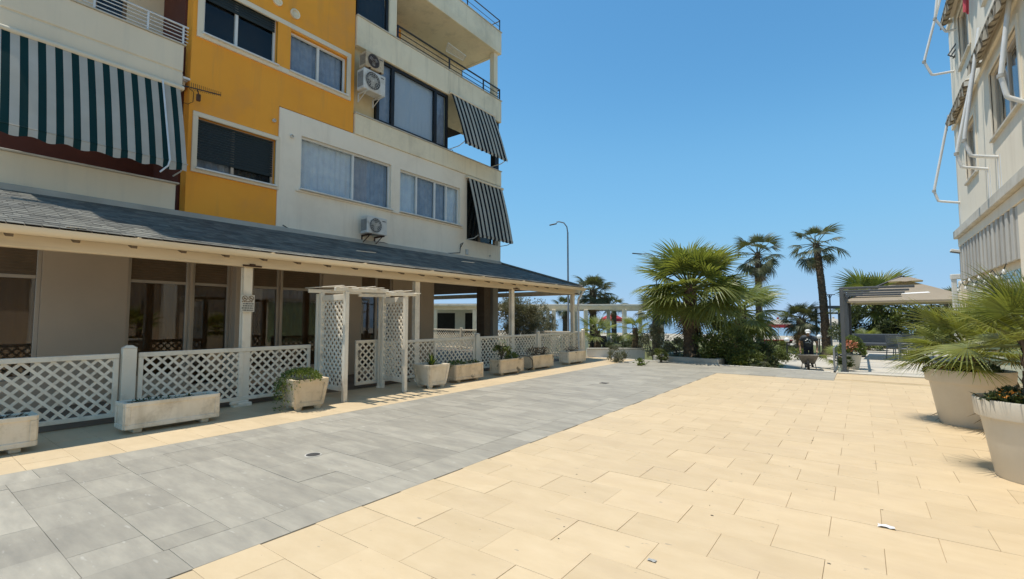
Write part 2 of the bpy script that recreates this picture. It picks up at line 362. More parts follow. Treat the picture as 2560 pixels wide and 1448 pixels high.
def tile_mesh(w, d, mat, nm):
    key = (round(w, 3), round(d, 3), mat.name)
    if key not in tile_cache:
        t = MB(); t.box(-w/2, w/2, -d/2, d/2, -.02, 0, .0012); tile_cache[key] = t.mesh(nm, mat)
    return tile_cache[key]
def lay(tiles, mat, parent, near_n):
    """tiles: (x0,x1,y0,y1,clipline or None); the nearest become objects, the rest one part"""
    g = .0013; near = []; far = MB(); rng = random.Random(4)
    def key(t):
        x, y = (t[0]+t[1])/2, (t[2]+t[3])/2; v = Vector((x, y, -CAMZ)); d = v.dot(_F)
        if d < .3: return 1e6
        sx = abs(v.dot(_R)/d); sy = -v.dot(_U)/d
        return v.length + (50 if sx > 1.14 or sy > .66 else 0)
    tiles.sort(key=key); k = 0
    for (x0, x1, y0, y1, cl) in tiles:
        if key((x0, x1, y0, y1)) > 1e5: continue
        poly = [(x0+g, y0+g), (x1-g, y0+g), (x1-g, y1-g), (x0+g, y1-g)]
        if cl:
            p2 = clip(poly, *cl)
            if len(p2) < 3: continue
            if p2 != poly: far.prism(p2, -.02, 0); continue
        if k < near_n:
            o = link('tile', tile_mesh(x1-x0-2*g, y1-y0-2*g, mat, 'tile'), parent)
            o.location = ((x0+x1)/2, (y0+y1)/2, rng.uniform(-.0012, .0012))
            o.rotation_euler = (rng.gauss(0, .0011), rng.gauss(0, .0011), rng.gauss(0, .0012)); k += 1
        else: far.prism(poly, -.02, rng.uniform(-.001, .001))
    if far.v: tag(far.build('tile_field', mat, parent), kind='stuff')
tl = []
for k in range(-9, 34):                             # beige field
    y0 = 2.818 + k*TD; y1 = y0+TD
    xs = -2.359 - 6*TW + (TW/2 if k % 2 else 0)
    for n in range(20):
        x0 = xs+n*TW; x1 = x0+TW; lim = -3.287 if y1 <= 14.02 else -.597
        x0, x1 = max(x0, lim), min(x1, 2.27)
        if x1-x0 < .03 or y0 > 15.8: continue
        if y0 < 14.018 < y1: y1c = 14.016
        else: y1c = y1
        tl.append((x0, x1, y0, min(y1c, 15.83), None))
lay(tl, m_beige, beigep, 300)
tl = []; farline = (.11, 1, 15.92)                  # y + .11 x <= 15.92
rg = random.Random(11)
for k in range(-9, 41):                             # grey field, courses across, with a border course on each side
    y0 = .8065 + k*.4015; y1 = y0+.4015
    if y0 > 16.6: break
    x = -6.29 - rg.choice((0, .15, .3, .45)); xe = -3.69
    if y0 > 14.02: xe = -.6
    while x < xe:
        w = .63
        a, b = max(x, -6.29), min(x+w, xe)
        if xe-b < .12: b = xe
        if b-a > .12: tl.append((a, b, y0, y1, farline))
        x = b if b > x else x+w
y = -3.2
while y < 16.6:
    tl.append((-6.71, -6.29, y, y+.605, farline))
    if y+.605 < 14.1: tl.append((-3.69, -3.29, y+.2, y+.805, None))
    y += .605
lay(tl, m_grey, greyp, 290)
tl = []
for k in range(-6, 45):                             # beige strip along the fence
    y0 = -1 + k*.4
    for n in range(4):
        x0 = -6.713 - .606*(n+1) + (.3 if k % 2 else 0); x1 = min(x0+.606, -6.713); x0 = max(x0, -8.75)
        if x1-x0 > .05 and y0 < 16.9: tl.append((x0, x1, y0, y0+.4, farline))
lay(tl, m_beige, plaza, 120)
kb = MB(); rng = random.Random(2)
n = 16
for i in range(n):                                  # the pale kerb along the far edge of the plaza
    x0 = -8.75 + i*(8.0/n); x1 = x0 + 8.0/n - .006
    f = lambda x: 15.92 - .11*x
    kb.prism([(x0, f(x0)+.005), (x1, f(x1)+.005), (x1, f(x1)+.19), (x0, f(x0)+.19)], -.6, .012)
tag(kb.build('kerb', m_kerb), kind='structure')
kb = MB(); kb.box(-.6, 6, 15.852, 16.05, -.5, .03); tag(kb.build('terrace_kerb', m_kerb), kind='structure')
# veranda floor and right terrace
s = MB(); s.box(-22, -8.752, -2, 17.4, -.3, .012); tag(s.build('veranda_floor', m_verfloor), kind='structure')
tb = MB(); tb.box(-.6, 6, 16.052, 30, -.7, .0); tb = tag(tb.build('terrace', m_jointg), kind='structure')
me = MB(); me.box(-.0, 6.55, 0, .44, 0, .02, .004); me = me.mesh('board', m_terr)
for i in range(30):
    o = link('board', me, tb); o.location = (-.58, 16.06+i*.46, .0); o.scale.x = 1.0

# ------------------------------------------------------------------ apartment building on the left
XW = -11.0
bl = thing('apartment_building', 'orange and cream apartment block with balconies above the veranda', 'building', (XW, 8, 0))
def holed(y0, y1, z0, z1, holes, x, depth=.16, xb=None):   # wall face x with openings and their reveals
    m = MB(); Y = sorted({y0, y1} | {h[0] for h in holes} | {h[1] for h in holes}); Z = sorted({z0, z1} | {h[2] for h in holes} | {h[3] for h in holes})
    for a, b in zip(Y, Y[1:]):
        for c, d in zip(Z, Z[1:]):
            if any(h[0] <= a and b <= h[1] and h[2] <= c and d <= h[3] for h in holes): continue
            m.add([(x,a,c),(x,b,c),(x,b,d),(x,a,d)], [(0,1,2,3)])
    xi = x-depth if xb is None else xb
    for (a, b, c, d) in holes:
        for p, q in (((a,c),(b,c)),((b,c),(b,d)),((b,d),(a,d)),((a,d),(a,c))):
            m.add([(x,p[0],p[1]),(x,q[0],q[1]),(xi,q[0],q[1]),(xi,p[0],p[1])], [(0,1,2,3)])
    for p, q in (((y0,z0),(y1,z0)),((y1,z0),(y1,z1)),((y1,z1),(y0,z1)),((y0,z1),(y0,z0))):
        m.add([(x,p[0],p[1]),(x,q[0],q[1]),(x-.3,q[0],q[1]),(x-.3,p[0],p[1])], [(0,1,2,3)])
    return m
def window(par, y0, y1, z0, z1, x, fm, mull=(.5,), curtain_or_backing=None, shutter=0, bw=.05, gm=m_glass, sill=True, sm=None, waves=1.0, trans=None, sag=None):
    f = MB()
    f.box(x-.05, x+.02, y0, y0+bw, z0, z1, .006); f.box(x-.05, x+.02, y1-bw, y1, z0, z1, .006)
    f.box(x-.05, x+.02, y0+bw, y1-bw, z0, z0+bw, .006); f.box(x-.05, x+.02, y0+bw, y1-bw, z1-bw, z1, .006)
    ed = [y0+bw]
    for q in mull:
        ym = y0+(y1-y0)*q; f.box(x-.05, x+.022, ym-bw*.6, ym+bw*.6, z0+bw, z1-bw, .006); ed += [ym-bw*.6, ym+bw*.6]
    ed.append(y1-bw); zs = [z0+bw, z1-bw]
    if trans: f.box(x-.05, x+.018, y0+bw, y1-bw, trans-.03, trans+.03, .006); zs = [z0+bw, trans-.03, trans+.03, z1-bw]
    w = f.build('window', fm, par)
    for i in range(0, len(ed), 2):
        for j in range(0, len(zs), 2):
            if trans and j == 2: continue
            p = MB(); p.box(x-.03, x-.022, ed[i]-.005, ed[i+1]+.005, zs[j]-.005, zs[j+1]+.005); p.build('pane', gm, w)
    if trans:
        for i in range(0, len(ed), 2):
            p = MB(); zz = trans+.03
            while zz < z1-bw-.02:
                p.obox((x-.02, (ed[i]+ed[i+1])/2, zz+.03), (.012, ed[i+1]-ed[i], .062), Matrix.Rotation(-.45, 3, 'Y')); zz += .052
            p.build('louvre', m_louvre, w)
    if curtain_or_backing:
        rr = random.Random(int(y0*77+z0*13))
        for i in range(0, len(ed), 2):
            mt = curtain_or_backing[(i//2) % len(curtain_or_backing)]
            if mt is None: continue
            a, b = ed[i]-.02, ed[i+1]+.02; nn = max(12, int((b-a)*34)); ph = rr.random()*6
            def cur(u, v):
                y = a+(b-a)*u/nn; z = z0+.03+(z1-z0-.06)*v/2
                return (x-.10+.018*waves*math.sin(u*1.15+ph)*(1-.25*(v-1))+.012*waves*math.sin(u*.37+ph*2), y, z)
            p = MB(); p.sheet(cur, nn, 2); p.build('curtain_or_backing', mt, w, smooth=True, recalc=False)  # room materials: no curtain, a sheet with the dim interior put into its colour
    if shutter:
        p = MB(); zz = z1-.02
        zb = z1-shutter*(z1-z0)
        while zz > zb:
            p.box(x+.022, x+.036, y0+bw*.6, y1-bw*.6, zz-.052, zz-.004, .005); zz -= .055
        p.box(x+.02, x+.042, y0+bw*.6, y1-bw*.6, zz-.03, zz+.0, .006)
        p.build('shutter', sm or m_shutter, w)
    if sill:
        p = MB(); p.box(x-.02, x+.20, y0-.03, y1+.03, z0-.04, z0-.002, .008); p.build('sill', m_whitepvc if fm is not m_blackpvc else m_cream, w)
    return w
def trim(y0, y1, z0, z1, w=.14, x=XW):
    m = MB(); m.box(x-.02, x+.035, y0-w, y1+w, z1, z1+w, .008); m.box(x-.02, x+.045, y0-w, y1+w, z0-w, z0, .008)
    m.box(x-.02, x+.035, y0-w, y0, z0, z1, .008); m.box(x-.02, x+.035, y1, y1+w, z0, z1, .008); return m
# cores (rooms behind the glass)
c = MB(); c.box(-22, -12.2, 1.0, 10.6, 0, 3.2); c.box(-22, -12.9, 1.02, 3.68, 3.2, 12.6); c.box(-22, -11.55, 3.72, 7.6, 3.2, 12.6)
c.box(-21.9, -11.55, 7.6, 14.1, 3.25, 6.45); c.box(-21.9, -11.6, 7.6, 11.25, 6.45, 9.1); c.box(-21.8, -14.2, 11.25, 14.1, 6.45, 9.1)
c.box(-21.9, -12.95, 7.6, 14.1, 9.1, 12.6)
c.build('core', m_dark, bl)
c = MB(); c.box(-22.2, -14.3, .9, 1.0, 0, 12.7); c.box(-22.2, -14.3, 14.12, 14.16, 3.2, 12.72); c.box(-22.2,-11.1,1.0,14.1,12.6,12.7); c.build('end_wall', m_cream, bl)
# orange front
o_low = (3.87, 5.50, 4.63, 5.71); o2 = (3.90, 5.46, 7.53, 8.66); o3 = (5.78, 7.36, 7.53, 8.56); o4 = (3.90, 5.46, 10.36, 11.4); o5 = (5.78, 7.36, 10.36, 11.4)
holed(3.70, 5.56, 3.3, 6.57, [o_low], XW).build('orange_wall_lower', m_orange, bl)
holed(3.70, 7.60, 6.57, 12.7, [o2, o3, o4, o5], XW).build('orange_wall', m_orange, bl)
m = MB(); m.box(-12.9, XW-.31, 3.66, 3.71, 3.3, 12.7); m.build('side_wall', m_brownwall, bl)
trim(3.87, 5.50, 4.63, 5.71, .1).build('window_trim', m_creamflat, bl)
trim(3.90, 7.36, 7.53, 8.60, .12).build('window_trim', m_creamflat, bl)
m = MB(); m.box(XW-.015, XW+.03, 5.46, 5.78, 7.53, 8.6); m.build('orange_pier', m_orange, bl)
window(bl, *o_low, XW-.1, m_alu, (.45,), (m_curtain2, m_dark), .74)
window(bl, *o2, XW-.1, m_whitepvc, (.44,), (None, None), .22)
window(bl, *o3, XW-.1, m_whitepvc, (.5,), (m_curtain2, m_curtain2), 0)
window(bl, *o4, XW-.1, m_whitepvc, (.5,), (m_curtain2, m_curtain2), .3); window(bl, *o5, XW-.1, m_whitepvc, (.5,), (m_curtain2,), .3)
for (x, y, r) in ((693, 4, .11), (737, 36, .12), (727, 342, .045), (683, 303, .04), (1222, 640, .03), (205, 0, .0)):
    if not r: continue
    p = onX(x, y, XW); v = MB(); n = 18
    v.add([], [])
    prof = [(r, 0), (r, .045), (r*.72, .05), (r*.62, .02), (r*.3, .03), (r*.0001, .035)]
    t = MB(); t.lathe(prof, (0,0,0), n)
    v.add([(XW+.03*(r < .1)+z, p.y+xx, p.z+yy) for xx, yy, z in t.v], t.f)
    v.build('wall_vent', m_cream if r > .1 else m_acbody, bl, smooth=True)
# white block: first floor
w1 = (6.12, 8.90, 4.69, 6.02); w2 = (9.24, 11.87, 4.70, 5.98); d1 = (12.22, 14.0, 4.25, 6.42)
holed(5.56, 14.14, 3.3, 6.54, [w1, w2, d1], XW+.03, .2).build('white_wall', m_white, bl)
window(bl, *w1, XW-.06, m_whitepvc, (.55,), (m_curtain, m_curtain2))
window(bl, *w2, XW-.06, m_whitepvc, (.27, .57, .77), (m_curtain, m_curtain2, m_curtain2, m_curtain))
window(bl, *d1, XW-.16, m_louvre, (.5,), (m_dark, m_dark), 0, .06, m_glass, False)
m = MB(); m.box(XW+.02, XW+.07, 6.0, 12.0, 4.60, 4.645, .008); m.build('sill_course', m_white, bl)
# parapet bands of the upper floors
def band(y0, y1, z0, z1, nm='parapet', x1=XW+.07, x0=XW-.14, mat=m_cream, cap=True):
    m = MB(); m.box(x0, x1, y0, y1, z0, z1, .012); o = m.build(nm, mat, bl)
    if cap:
        k = MB(); k.box(x0-.03, x1+.03, y0-.01, y1+.02, z1+.002, z1+.03, .006); k.build('coping', m_kerb, o)
    return o
band(7.62, 14.14, 6.545, 7.12); band(7.62, 14.14, 9.05, 9.9); band(7.62, 14.14, 11.78, 12.65)
for (z0, z1, xi) in ((6.545, 7.12, -14.2), (9.05, 9.9, -12.95), (11.78, 12.65, -12.95)):   # the same bands round the corner
    m = MB(); m.box(xi, XW-.142, 14.0, 14.14, z0, z1, .012); m.build('parapet_end', m_cream, bl)
m = MB(); m.box(-14.2, XW-.142, 11.26, 13.998, 6.47, 6.6); m.box(-12.95, XW-.142, 7.62, 13.998, 9.1, 9.25); m.box(-12.95, XW-.142, 7.62, 13.998, 11.8, 11.95); m.build('balcony_slab', m_cream, bl)
m = MB(); m.box(-11.55, XW-.12, 7.605, 8.36, 7.1, 9.06); m.build('stained_wall', m_stain, bl)
window(bl, 8.36, 11.28, 7.15, 9.05, XW-.02, m_blackpvc, (.2, .8), (m_curtain2, m_blind, m_curtain2), 0, .1, m_glass, False, waves=.2)
m = MB(); m.box(-14.2, XW-.1, 11.22, 11.28, 7.0, 9.06); m.build('balcony_side_wall', m_cream, bl)
m = MB(); m.box(-11.25, XW-.02, 13.86, 14.10, 7.15, 9.05, .01); m.build('corner_post', m_blackpvc, bl)
# third floor
window(bl, 7.64, 8.72, 9.93, 11.78, XW-.02, m_blackpvc, (), (m_dark,), 0, .07, m_glass, False, waves=.1)
m = MB(); m.box(XW-.2, XW+.03, 8.74, 9.02, 9.93, 11.79, .01); m.build('pier', m_cream, bl)
m = MB(); m.box(XW-.26, XW-.04, 13.82, 14.04, 9.93, 11.79, .01); m.build('corner_column', m_cream, bl)
m = MB(); m.box(-12.95, -12.9, 9.0, 10.8, 9.2, 11.8); m.build('loggia_back_wall', m_orange, bl)
m = MB(); m.box(-12.95, -12.9, 10.8, 14.0, 9.2, 11.8); m.build('loggia_back_wall', m_cream, bl)
m = MB(); m.box(-12.89, -12.84, 9.5, 10.35, 9.25, 11.3, .01); m.build('balcony_door', m_rafter, bl)
m = MB(); m.box(-12.2, -11.4, 9.03, 9.06, 9.25, 11.15); m.build('side_panel', m_whitepvc, bl)
def railing(y0, y1, zb, zs, x, mat, r, posts, nm='railing', zt=None):
    m = MB()
    for i, z in enumerate(zs): m.tube([(x, y0, z), (x, y1, z)], r*(1.5 if i == len(zs)-1 else .75), 6)
    o = m.build(nm, mat, bl, smooth=True)
    for yp in posts:
        p = MB(); p.box(x-r, x+r, yp-r*1.2, yp+r*1.2, zb, zs[-1]); p.build('baluster', mat, o)
    return o
railing(9.05, 14.1, 9.93, (10.03, 10.18, 10.36), XW+.02, m_rail_d, .018, (9.07, 11.3, 13.1, 14.08))
m = MB(); m.tube([(XW+.02, 14.1, 10.36), (-12.9, 14.1, 10.36)], .026, 6); m.tube([(XW+.02, 14.1, 10.15), (-12.9, 14.1, 10.15)], .014, 6); m.build('railing_end', m_rail_d, bl, smooth=True)
railing(9.05, 14.1, 12.68, (12.9, 13.15), XW+.02, m_rail_d, .014, (12.2, 14.08), 'roof_railing')
m = MB(); m.tube([(XW+.02, 14.1, 13.15), (-12.9, 14.1, 13.15)], .02, 6); m.build('railing_end', m_rail_d, bl, smooth=True)
# left wing with long balconies
m = MB(); m.box(-11.14, XW, 1.0, 3.53, 3.6, 4.2, .01); o = m.build('wing_parapet', m_creamflat, bl); k = MB(); k.box(-11.17, XW+.04, 1.0, 3.58, 4.202, 4.235, .006); k.build('coping', m_kerb, o)
m = MB(); m.box(-12.9, XW+.02, 1.0, 3.69, 3.4, 3.58); m.build('wing_slab', m_creamflat, bl)
m = MB(); m.box(-11.14, XW, 1.0, 3.57, 6.545, 7.1, .012); m.box(-11.14, XW+.0, 1.0, 3.57, 6.2, 6.515, .012); m.box(-11.14, XW-.02, 1.0, 3.565, 6.51, 6.55); o = m.build('wing_parapet', m_creamflat, bl)
k = MB(); k.box(-11.17, XW+.03, 1.0, 3.6, 7.102, 7.13, .006); k.build('coping', m_kerb, o)
m = MB(); m.box(-12.9, -11.142, 1.0, 3.66, 6.25, 6.42); m.build('wing_slab', m_creamflat, bl)
m = MB(); m.box(-11.3, -11.145, 3.4, 3.70, 6.43, 6.46); m.box(-11.06, -11.0, 3.575, 3.70, 6.42, 6.46); m.build('drip_edge', m_whitepvc, bl)
m = MB(); m.box(-12.89, -12.8, 1.0, 3.66, 3.58, 6.2); m.build('wing_back_wall', m_brownwall, bl)
holed(1.0, 3.66, 6.43, 9.2, [(1.5, 2.2, 6.5, 8.6), (2.45, 3.0, 6.5, 8.6)], -12.6).build('wing_back_wall', m_creamflat, bl)
window(bl, 1.5, 2.2, 6.5, 8.6, -12.66, m_louvre, (), (m_dark,), 0, .06, m_glass, False); window(bl, 2.45, 3.0, 6.5, 8.6, -12.66, m_louvre, (), (m_dark,), 0, .06, m_glass, False)
for za_, zb_ in ((9.3, 10.1), (12.2, 12.7)): m = MB(); m.box(-12.9, XW+.02, 1.0, 3.66, za_, zb_); m.build('wing_slab', m_creamflat, bl)
railing(1.0, 3.64, 7.13, (7.2, 7.28, 7.36, 7.43, 7.51), XW-.02, m_rail_w, .013, (1.35, 2.15, 2.95, 3.55))
# ground floor shop front
gh = [(0.2, 1.69, .5, 3.0), (2.85, 3.88, .35, 2.75), (3.92, 4.66, .1, 2.75), (5.10, 5.75, .3, 2.75), (5.78, 6.85, .3, 2.75), (8.0, 9.1, .12, 2.75)]
holed(0.1, 10.6, 0, 3.3, gh, XW-.05, .2).build('shop_wall', m_taupe, bl)
for i, h in enumerate(gh):
    window(bl, *h, XW-.12, m_alu, (.5,) if i == 5 else (), (m_brownroom,), 0, .06, m_glassb, False, waves=.4, trans=2.22 if i else 2.2)
m = MB(); m.box(XW-.5, XW+.14, 4.68, 4.98, 0, 3.3, .01); m.build('pilaster', m_taupe, bl)
m = MB(); m.box(XW-.6, XW+.10, 10.05, 10.62, 0, 3.3, .01); m.build('pilaster', m_taupe, bl)
m = MB(); m.box(-11.35, -10.98, 13.2, 13.55, 0, 3.3, .01); m.build('column', m_rafter, bl)
m = MB(); m.box(-11.3, -11.0, 13.75, 14.05, 0, 3.3, .01); m.build('column', m_concrete, bl)
m = MB(); m.box(-18.5, -18.2, 12.4, 12.7, 0, 3.3, .01); m.build('column', m_concrete, bl)
m = MB(); m.box(-22, XW-.36, 10.63, 14.1, 3.12, 3.24); m.build('arcade_ceiling', m_rafter, bl)
m = MB()
for i in range(12): m.box(-21.8+i*.9, -21.7+i*.9, 10.63, 14.1, 2.98, 3.118)
tag(m.build('joists', m_rafter, bl), kind='stuff')

# ------------------------------------------------------------------ veranda with shingled roof
ve = thing('veranda', 'long veranda with dark shingled lean-to roof and cream timber beams', 'veranda', (-8.6, 8, 0))
EX, EZ, TZ, Y0, YE = -8.3, 2.66, 3.56, 0.0, 15.6
m = MB(); m.add([(XW+.03,Y0,TZ-.05),(XW+.03,14.14,TZ-.05),(EX,YE,EZ-.05),(EX,Y0,EZ-.05),(XW+.03,Y0,TZ-.01),(XW+.03,14.14,TZ-.01),(EX,YE,EZ-.01),(EX,Y0,EZ-.01)],
    [(0,1,2,3),(4,5,6,7),(0,1,5,4),(1,2,6,5),(2,3,7,6),(3,0,4,7)])
m.add([(XW+.03,14.141,TZ-.05),(-18,14.141,TZ-.05),(-18,YE+.0,EZ-.05),(EX,YE+.001,EZ-.05),(XW+.03,14.141,TZ-.01),(-18,14.141,TZ-.01),(-18,YE,EZ-.01),(EX,YE+.001,EZ-.01)],
    [(0,1,2,3),(4,5,6,7),(0,1,5,4),(1,2,6,5),(2,3,7,6),(3,0,4,7)])
roof = m.build('roof_deck', m_rafter, ve)
m = MB(); rg = random.Random(5); L = math.hypot(EX-XW-.03, TZ-EZ); nc = 20
sl = math.atan2(TZ-EZ, EX-XW-.03)
for i in range(nc):
    t0 = i/nc; x = EX+.02-(EX-XW-.03)*t0; z = EZ+.005+(TZ-EZ)*t0; yend = YE-(YE-14.14)*t0
    y = Y0 - rg.uniform(0, .3)
    while y < yend:
        w = .16*rg.choice((1,1,2)); a, b = max(y, Y0), min(y+w-.006, yend)
        if b-a > .01:
            j = rg.uniform(-.006, .006); ln = L/nc*1.35; ca, sa = math.cos(sl), math.sin(sl)
            for_ = [(0,0),(ln,0)]
            x0_, z0_ = x-j, z+.008+rg.uniform(0,.002); x1_, z1_ = x-ln*ca, z+ln*sa+.001
            x1_ = max(x1_, XW+.035)
            m.add([(x0_,a,z0_),(x0_,b,z0_),(x1_,b,z1_),(x1_,a,z1_),(x0_,a,z0_-.005),(x0_,b,z0_-.005)], [(0,1,2,3),(0,4,5,1),(0,3,4),(1,5,2)])
        y += w
for i in range(10):                                  # the hipped end
    t0 = i/10; y = YE+.02-(YE-14.14)*t0; z = EZ+.01+(TZ-EZ)*t0; xa = EX-(EX-XW)*t0
    m.add([(xa,y,z+.014),(-18,y,z+.014),(-18,y-.17,z+.105),(xa-.3,y-.17,z+.105),(xa,y,z),(-18,y,z)], [(0,1,2,3),(0,4,5,1)])
tag(m.build('shingles', m_shingle, ve, recalc=False), kind='stuff')
m = MB(); m.tube([(EX+.02, YE+.04, EZ+.03), (XW+.06, 14.15, TZ+.03)], .05, 8); m.build('hip_cap', m_shingle, ve)
m = MB(); m.box(XW+.032, XW+.10, Y0, 14.12, TZ-.02, TZ+.10, .01); m.build('flashing', m_concrete, ve)
def gut(y):                                          # half-round gutter
    m = MB(); n = 10; prof = []
    for k in range(n+1):
        t = math.pi*k/n; prof.append((EX+.065-.075*math.cos(t), EZ-.03-.10*math.sin(t)))
    prof += [(EX+.065+.065, EZ-.03), (EX+.065-.065, EZ-.03)]
    return prof
pf = gut(0); m = MB(); n = len(pf); m.add([(x, Y0, z) for x, z in pf]+[(x, YE+.12, z) for x, z in pf], [(i, (i+1) % n, n+(i+1) % n, n+i) for i in range(n)]+[tuple(range(n))[::-1], tuple(range(n, 2*n))])
m.build('gutter', m_creampaint, ve, smooth=True)
y = Y0+.3
while y < YE: 
    g = MB(); g.box(EX+.0, EX+.15, y, y+.03, EZ-.03, EZ-.015); g.build('gutter_strap', m_creampaint, ve); y += 1.9
m = MB(); m.box(-8.66, -8.52, Y0, 15.9, 2.40, 2.575, .012); m.build('beam', m_creampaint, ve)
m = MB(); m.box(-18, -8.67, 15.72, 15.86, 2.40, 2.575, .012); m.build('beam', m_creampaint, ve)
rafter = MB(); L2 = math.hypot(2.62, .87); rafter.obox((0,0,0), (L2, .07, .12), Matrix.Rotation(math.atan2(.87, 2.62), 3, 'Y')); rafter = rafter.mesh('rafter', m_rafter)
y = .35
while y < 14.3:
    o = link('rafter', rafter, ve); o.location = (-9.66+8.6, y-8, 3.0); y += .62
m = MB(); y = .35
while y < 15.7:
    b = MB(); b.box(-8.63, -8.22, y, y+.09, 2.578, 2.618); b.build('spacer_block', m_creampaint, ve); y += .62
pst = MB()
pst.box(-.06, -.022, -.075, .075, 0, 2.398, .006); pst.box(.022, .06, -.075, .075, 0, 2.398, .006); pst.box(-.02, .02, -.055, .055, 0, 2.398)
pst.box(-.11, .11, -.11, .11, -.01, .06, .01); pst = pst.mesh('post', m_whitepaint)
for yp in (.1, 3.92, 7.87, 11.78, 15.62):
    o = link('post', pst, ve); o.location = (-8.70+8.6, yp-8, 0)
for xx in (-12.6, -16.4):
    o = link('post', pst, ve); o.location = (xx+8.6, 15.79-8, 0)
m = MB()
for yp in (3.92, 11.78, 15.62): m = MB(); m.box(-8.515, -8.50, yp-.16, yp+.16, 2.40, 2.43, .004); m.box(-8.515, -8.497, yp-.05, yp+.05, 2.41, 2.45, .004); m.build('bracket', m_rust, ve)
m = MB(); m.tube([(EX+.06, YE+.02, EZ-.12), (EX+.02, YE-.0, EZ-.22), (-8.5, 15.72, 2.2), (-8.52, 15.74, 2.0), (-8.52, 15.74, .05)], .04, 8); m.build('downpipe', m_whitepvc, ve, smooth=True)
rg = random.Random(8)
for (x, y) in ((915, 633), (960, 655), (1170, 658), (190, 575)):
    p = onX(x, y, -8.9 if x != 190 else -8.35); t = MB(); t.obox((p.x, p.y, p.z+.03), (.05, .5 if x != 190 else .2, .012), Matrix.Rotation(.02, 3, 'X')); t.build('batten', m_whitepaint, ve)

# ------------------------------------------------------------------ lattice fences, gate and arbour
slat_me = MB(); slat_me.box(-.5, .5, -.5, .5, -.5, .5); slat_me = slat_me.mesh('slat', m_whitepaint)
def lattice(parent, p0, p1, z0, z1, sp=.152, w=.036, t=.008, joined=False):
    p0 = Vector((p0[0], p0[1], 0)); p1 = Vector((p1[0], p1[1], 0)); d = p1-p0; L = d.length; d.normalize(); nrm = Vector((0,0,1)).cross(d)
    off = Vector(root_loc(parent)); J = MB()
    for sgn in (1, -1):
        cc = -(z1-z0) if sgn > 0 else 0; cc += sp*.35
        while cc < (L if sgn > 0 else L+(z1-z0)):
            if sgn > 0: ua, ub = max(0, cc), min(L, cc+(z1-z0)); za, zb = z0+ua-cc, z0+ub-cc
            else: ua, ub = max(0, cc-(z1-z0)), min(L, cc); za, zb = z0+cc-ua, z0+cc-ub
            if ub-ua > .03:
                a = p0+d*ua+Vector((0,0,za)); b = p0+d*ub+Vector((0,0,zb)); ax = (b-a).normalized()
                n2 = nrm; w2 = n2.cross(ax)
                jit = (hash((round(a.x*977), round(a.y*977), round(a.z*977), sgn)) % 1000/1000-.5)*.03; mt = Matrix((ax, n2, w2)).transposed() @ Matrix.Rotation(jit, 3, 'Y'); ctr = (a+b)/2+nrm*(sgn*t*.52)
                if joined: J.obox(ctr, ((b-a).length, t, w), mt)
                else:
                    o = link('slat', slat_me, parent); o.matrix_local = Matrix.Translation(ctr-off) @ mt.to_4x4() @ Matrix.Diagonal(((b-a).length, t, w, 1))
            cc += sp
    if joined and J.v: tag(J.build('lattice', m_whitepaint, parent), kind='stuff')
def board(parent, nm, a, b, z0, z1, th=.05, bev=.006, mat=m_whitepaint, ext=0):   # upright or level board between two plan points
    a = Vector((a[0], a[1], 0)); b = Vector((b[0], b[1], 0)); d = (b-a); L = d.length; d.normalize(); n2 = Vector((0,0,1)).cross(d)
    m = MB(); m.obox((a+b)/2+Vector((0,0,(z0+z1)/2)), (L+2*ext, th, z1-z0), Matrix((d, n2, Vector((0,0,1)))).transposed(), bev); return m.build(nm, mat, parent)
def panel(parent, x, y0, y1, z0=.10, z1=1.0, mid=()):
    board(parent, 'rail', (x, y0), (x, y1), z1-.07, z1, .05); board(parent, 'rail', (x, y0), (x, y1), z0, z0+.06, .05)
    ed = [y0+.03]; 
    for q in mid: ed += [q-.03, q+.03]
    ed.append(y1-.03)
    board(parent, 'stile', (x, y0), (x, y0+.06), z0+.062, z1-.072, .046); board(parent, 'stile', (x, y1-.06), (x, y1), z0+.062, z1-.072, .046)
    for q in mid: board(parent, 'stile', (x, q-.035), (x, q+.035), z0+.062, z1-.072, .046)
    for i in range(0, len(ed), 2): lattice(parent, (x, ed[i]), (x, ed[i+1]), z0+.05, z1-.06)
def fpost(parent, x, y, h=1.09, w=.06):
    m = MB(); m.box(x-.045, x+.05, y-w, y+w, 0, h-.03, .008)
    m.add([(x-.05,y-w-.004,h-.028),(x+.055,y-w-.004,h-.028),(x+.055,y+w+.004,h-.028),(x-.05,y+w+.004,h-.028),(x-.02,y-w*.4,h+.01),(x+.025,y-w*.4,h+.01),(x+.025,y+w*.4,h+.01),(x-.02,y+w*.4,h+.01)], [(0,1,2,3),(4,5,6,7),(0,1,5,4),(1,2,6,5),(2,3,7,6),(3,0,4,7)])
    return m.build('post', m_whitepaint, parent)
def foot(parent, x, y):
    m = MB(); m.prism([(x-.06, y-.11), (x+.06, y-.11), (x+.06, y+.11), (x-.06, y+.11)], 0.0, .03); m.box(x-.04, x+.04, y-.15, y+.15, .03, .10, .02); m.build('foot', m_whitepaint, parent)
FX = -8.65
fl = thing('lattice_fence', 'white lattice fence standing left of the garden arbour, behind the longest trough', 'fence', (FX, 3, 0), group='white lattice fences')
panel(fl, FX, .35, 2.17); panel(fl, FX, 2.40, 5.12, mid=(3.84,)); fpost(fl, FX, 2.285, 1.10, .085); foot(fl, FX, 3.84); fpost(fl, FX, .28, 1.1)
fr = thing('lattice_fence', 'white lattice fence running right of the arbour behind the row of small planters', 'fence', (FX, 12, 0), group='white lattice fences')
panel(fr, FX, 6.86, 9.98, mid=(8.47,)); panel(fr, FX, 10.2, 13.06, mid=(11.53,)); panel(fr, FX, 13.28, 16.18, mid=(14.73,))
for yp in (10.09, 13.17, 16.33): fpost(fr, FX, yp, 1.09, .075)
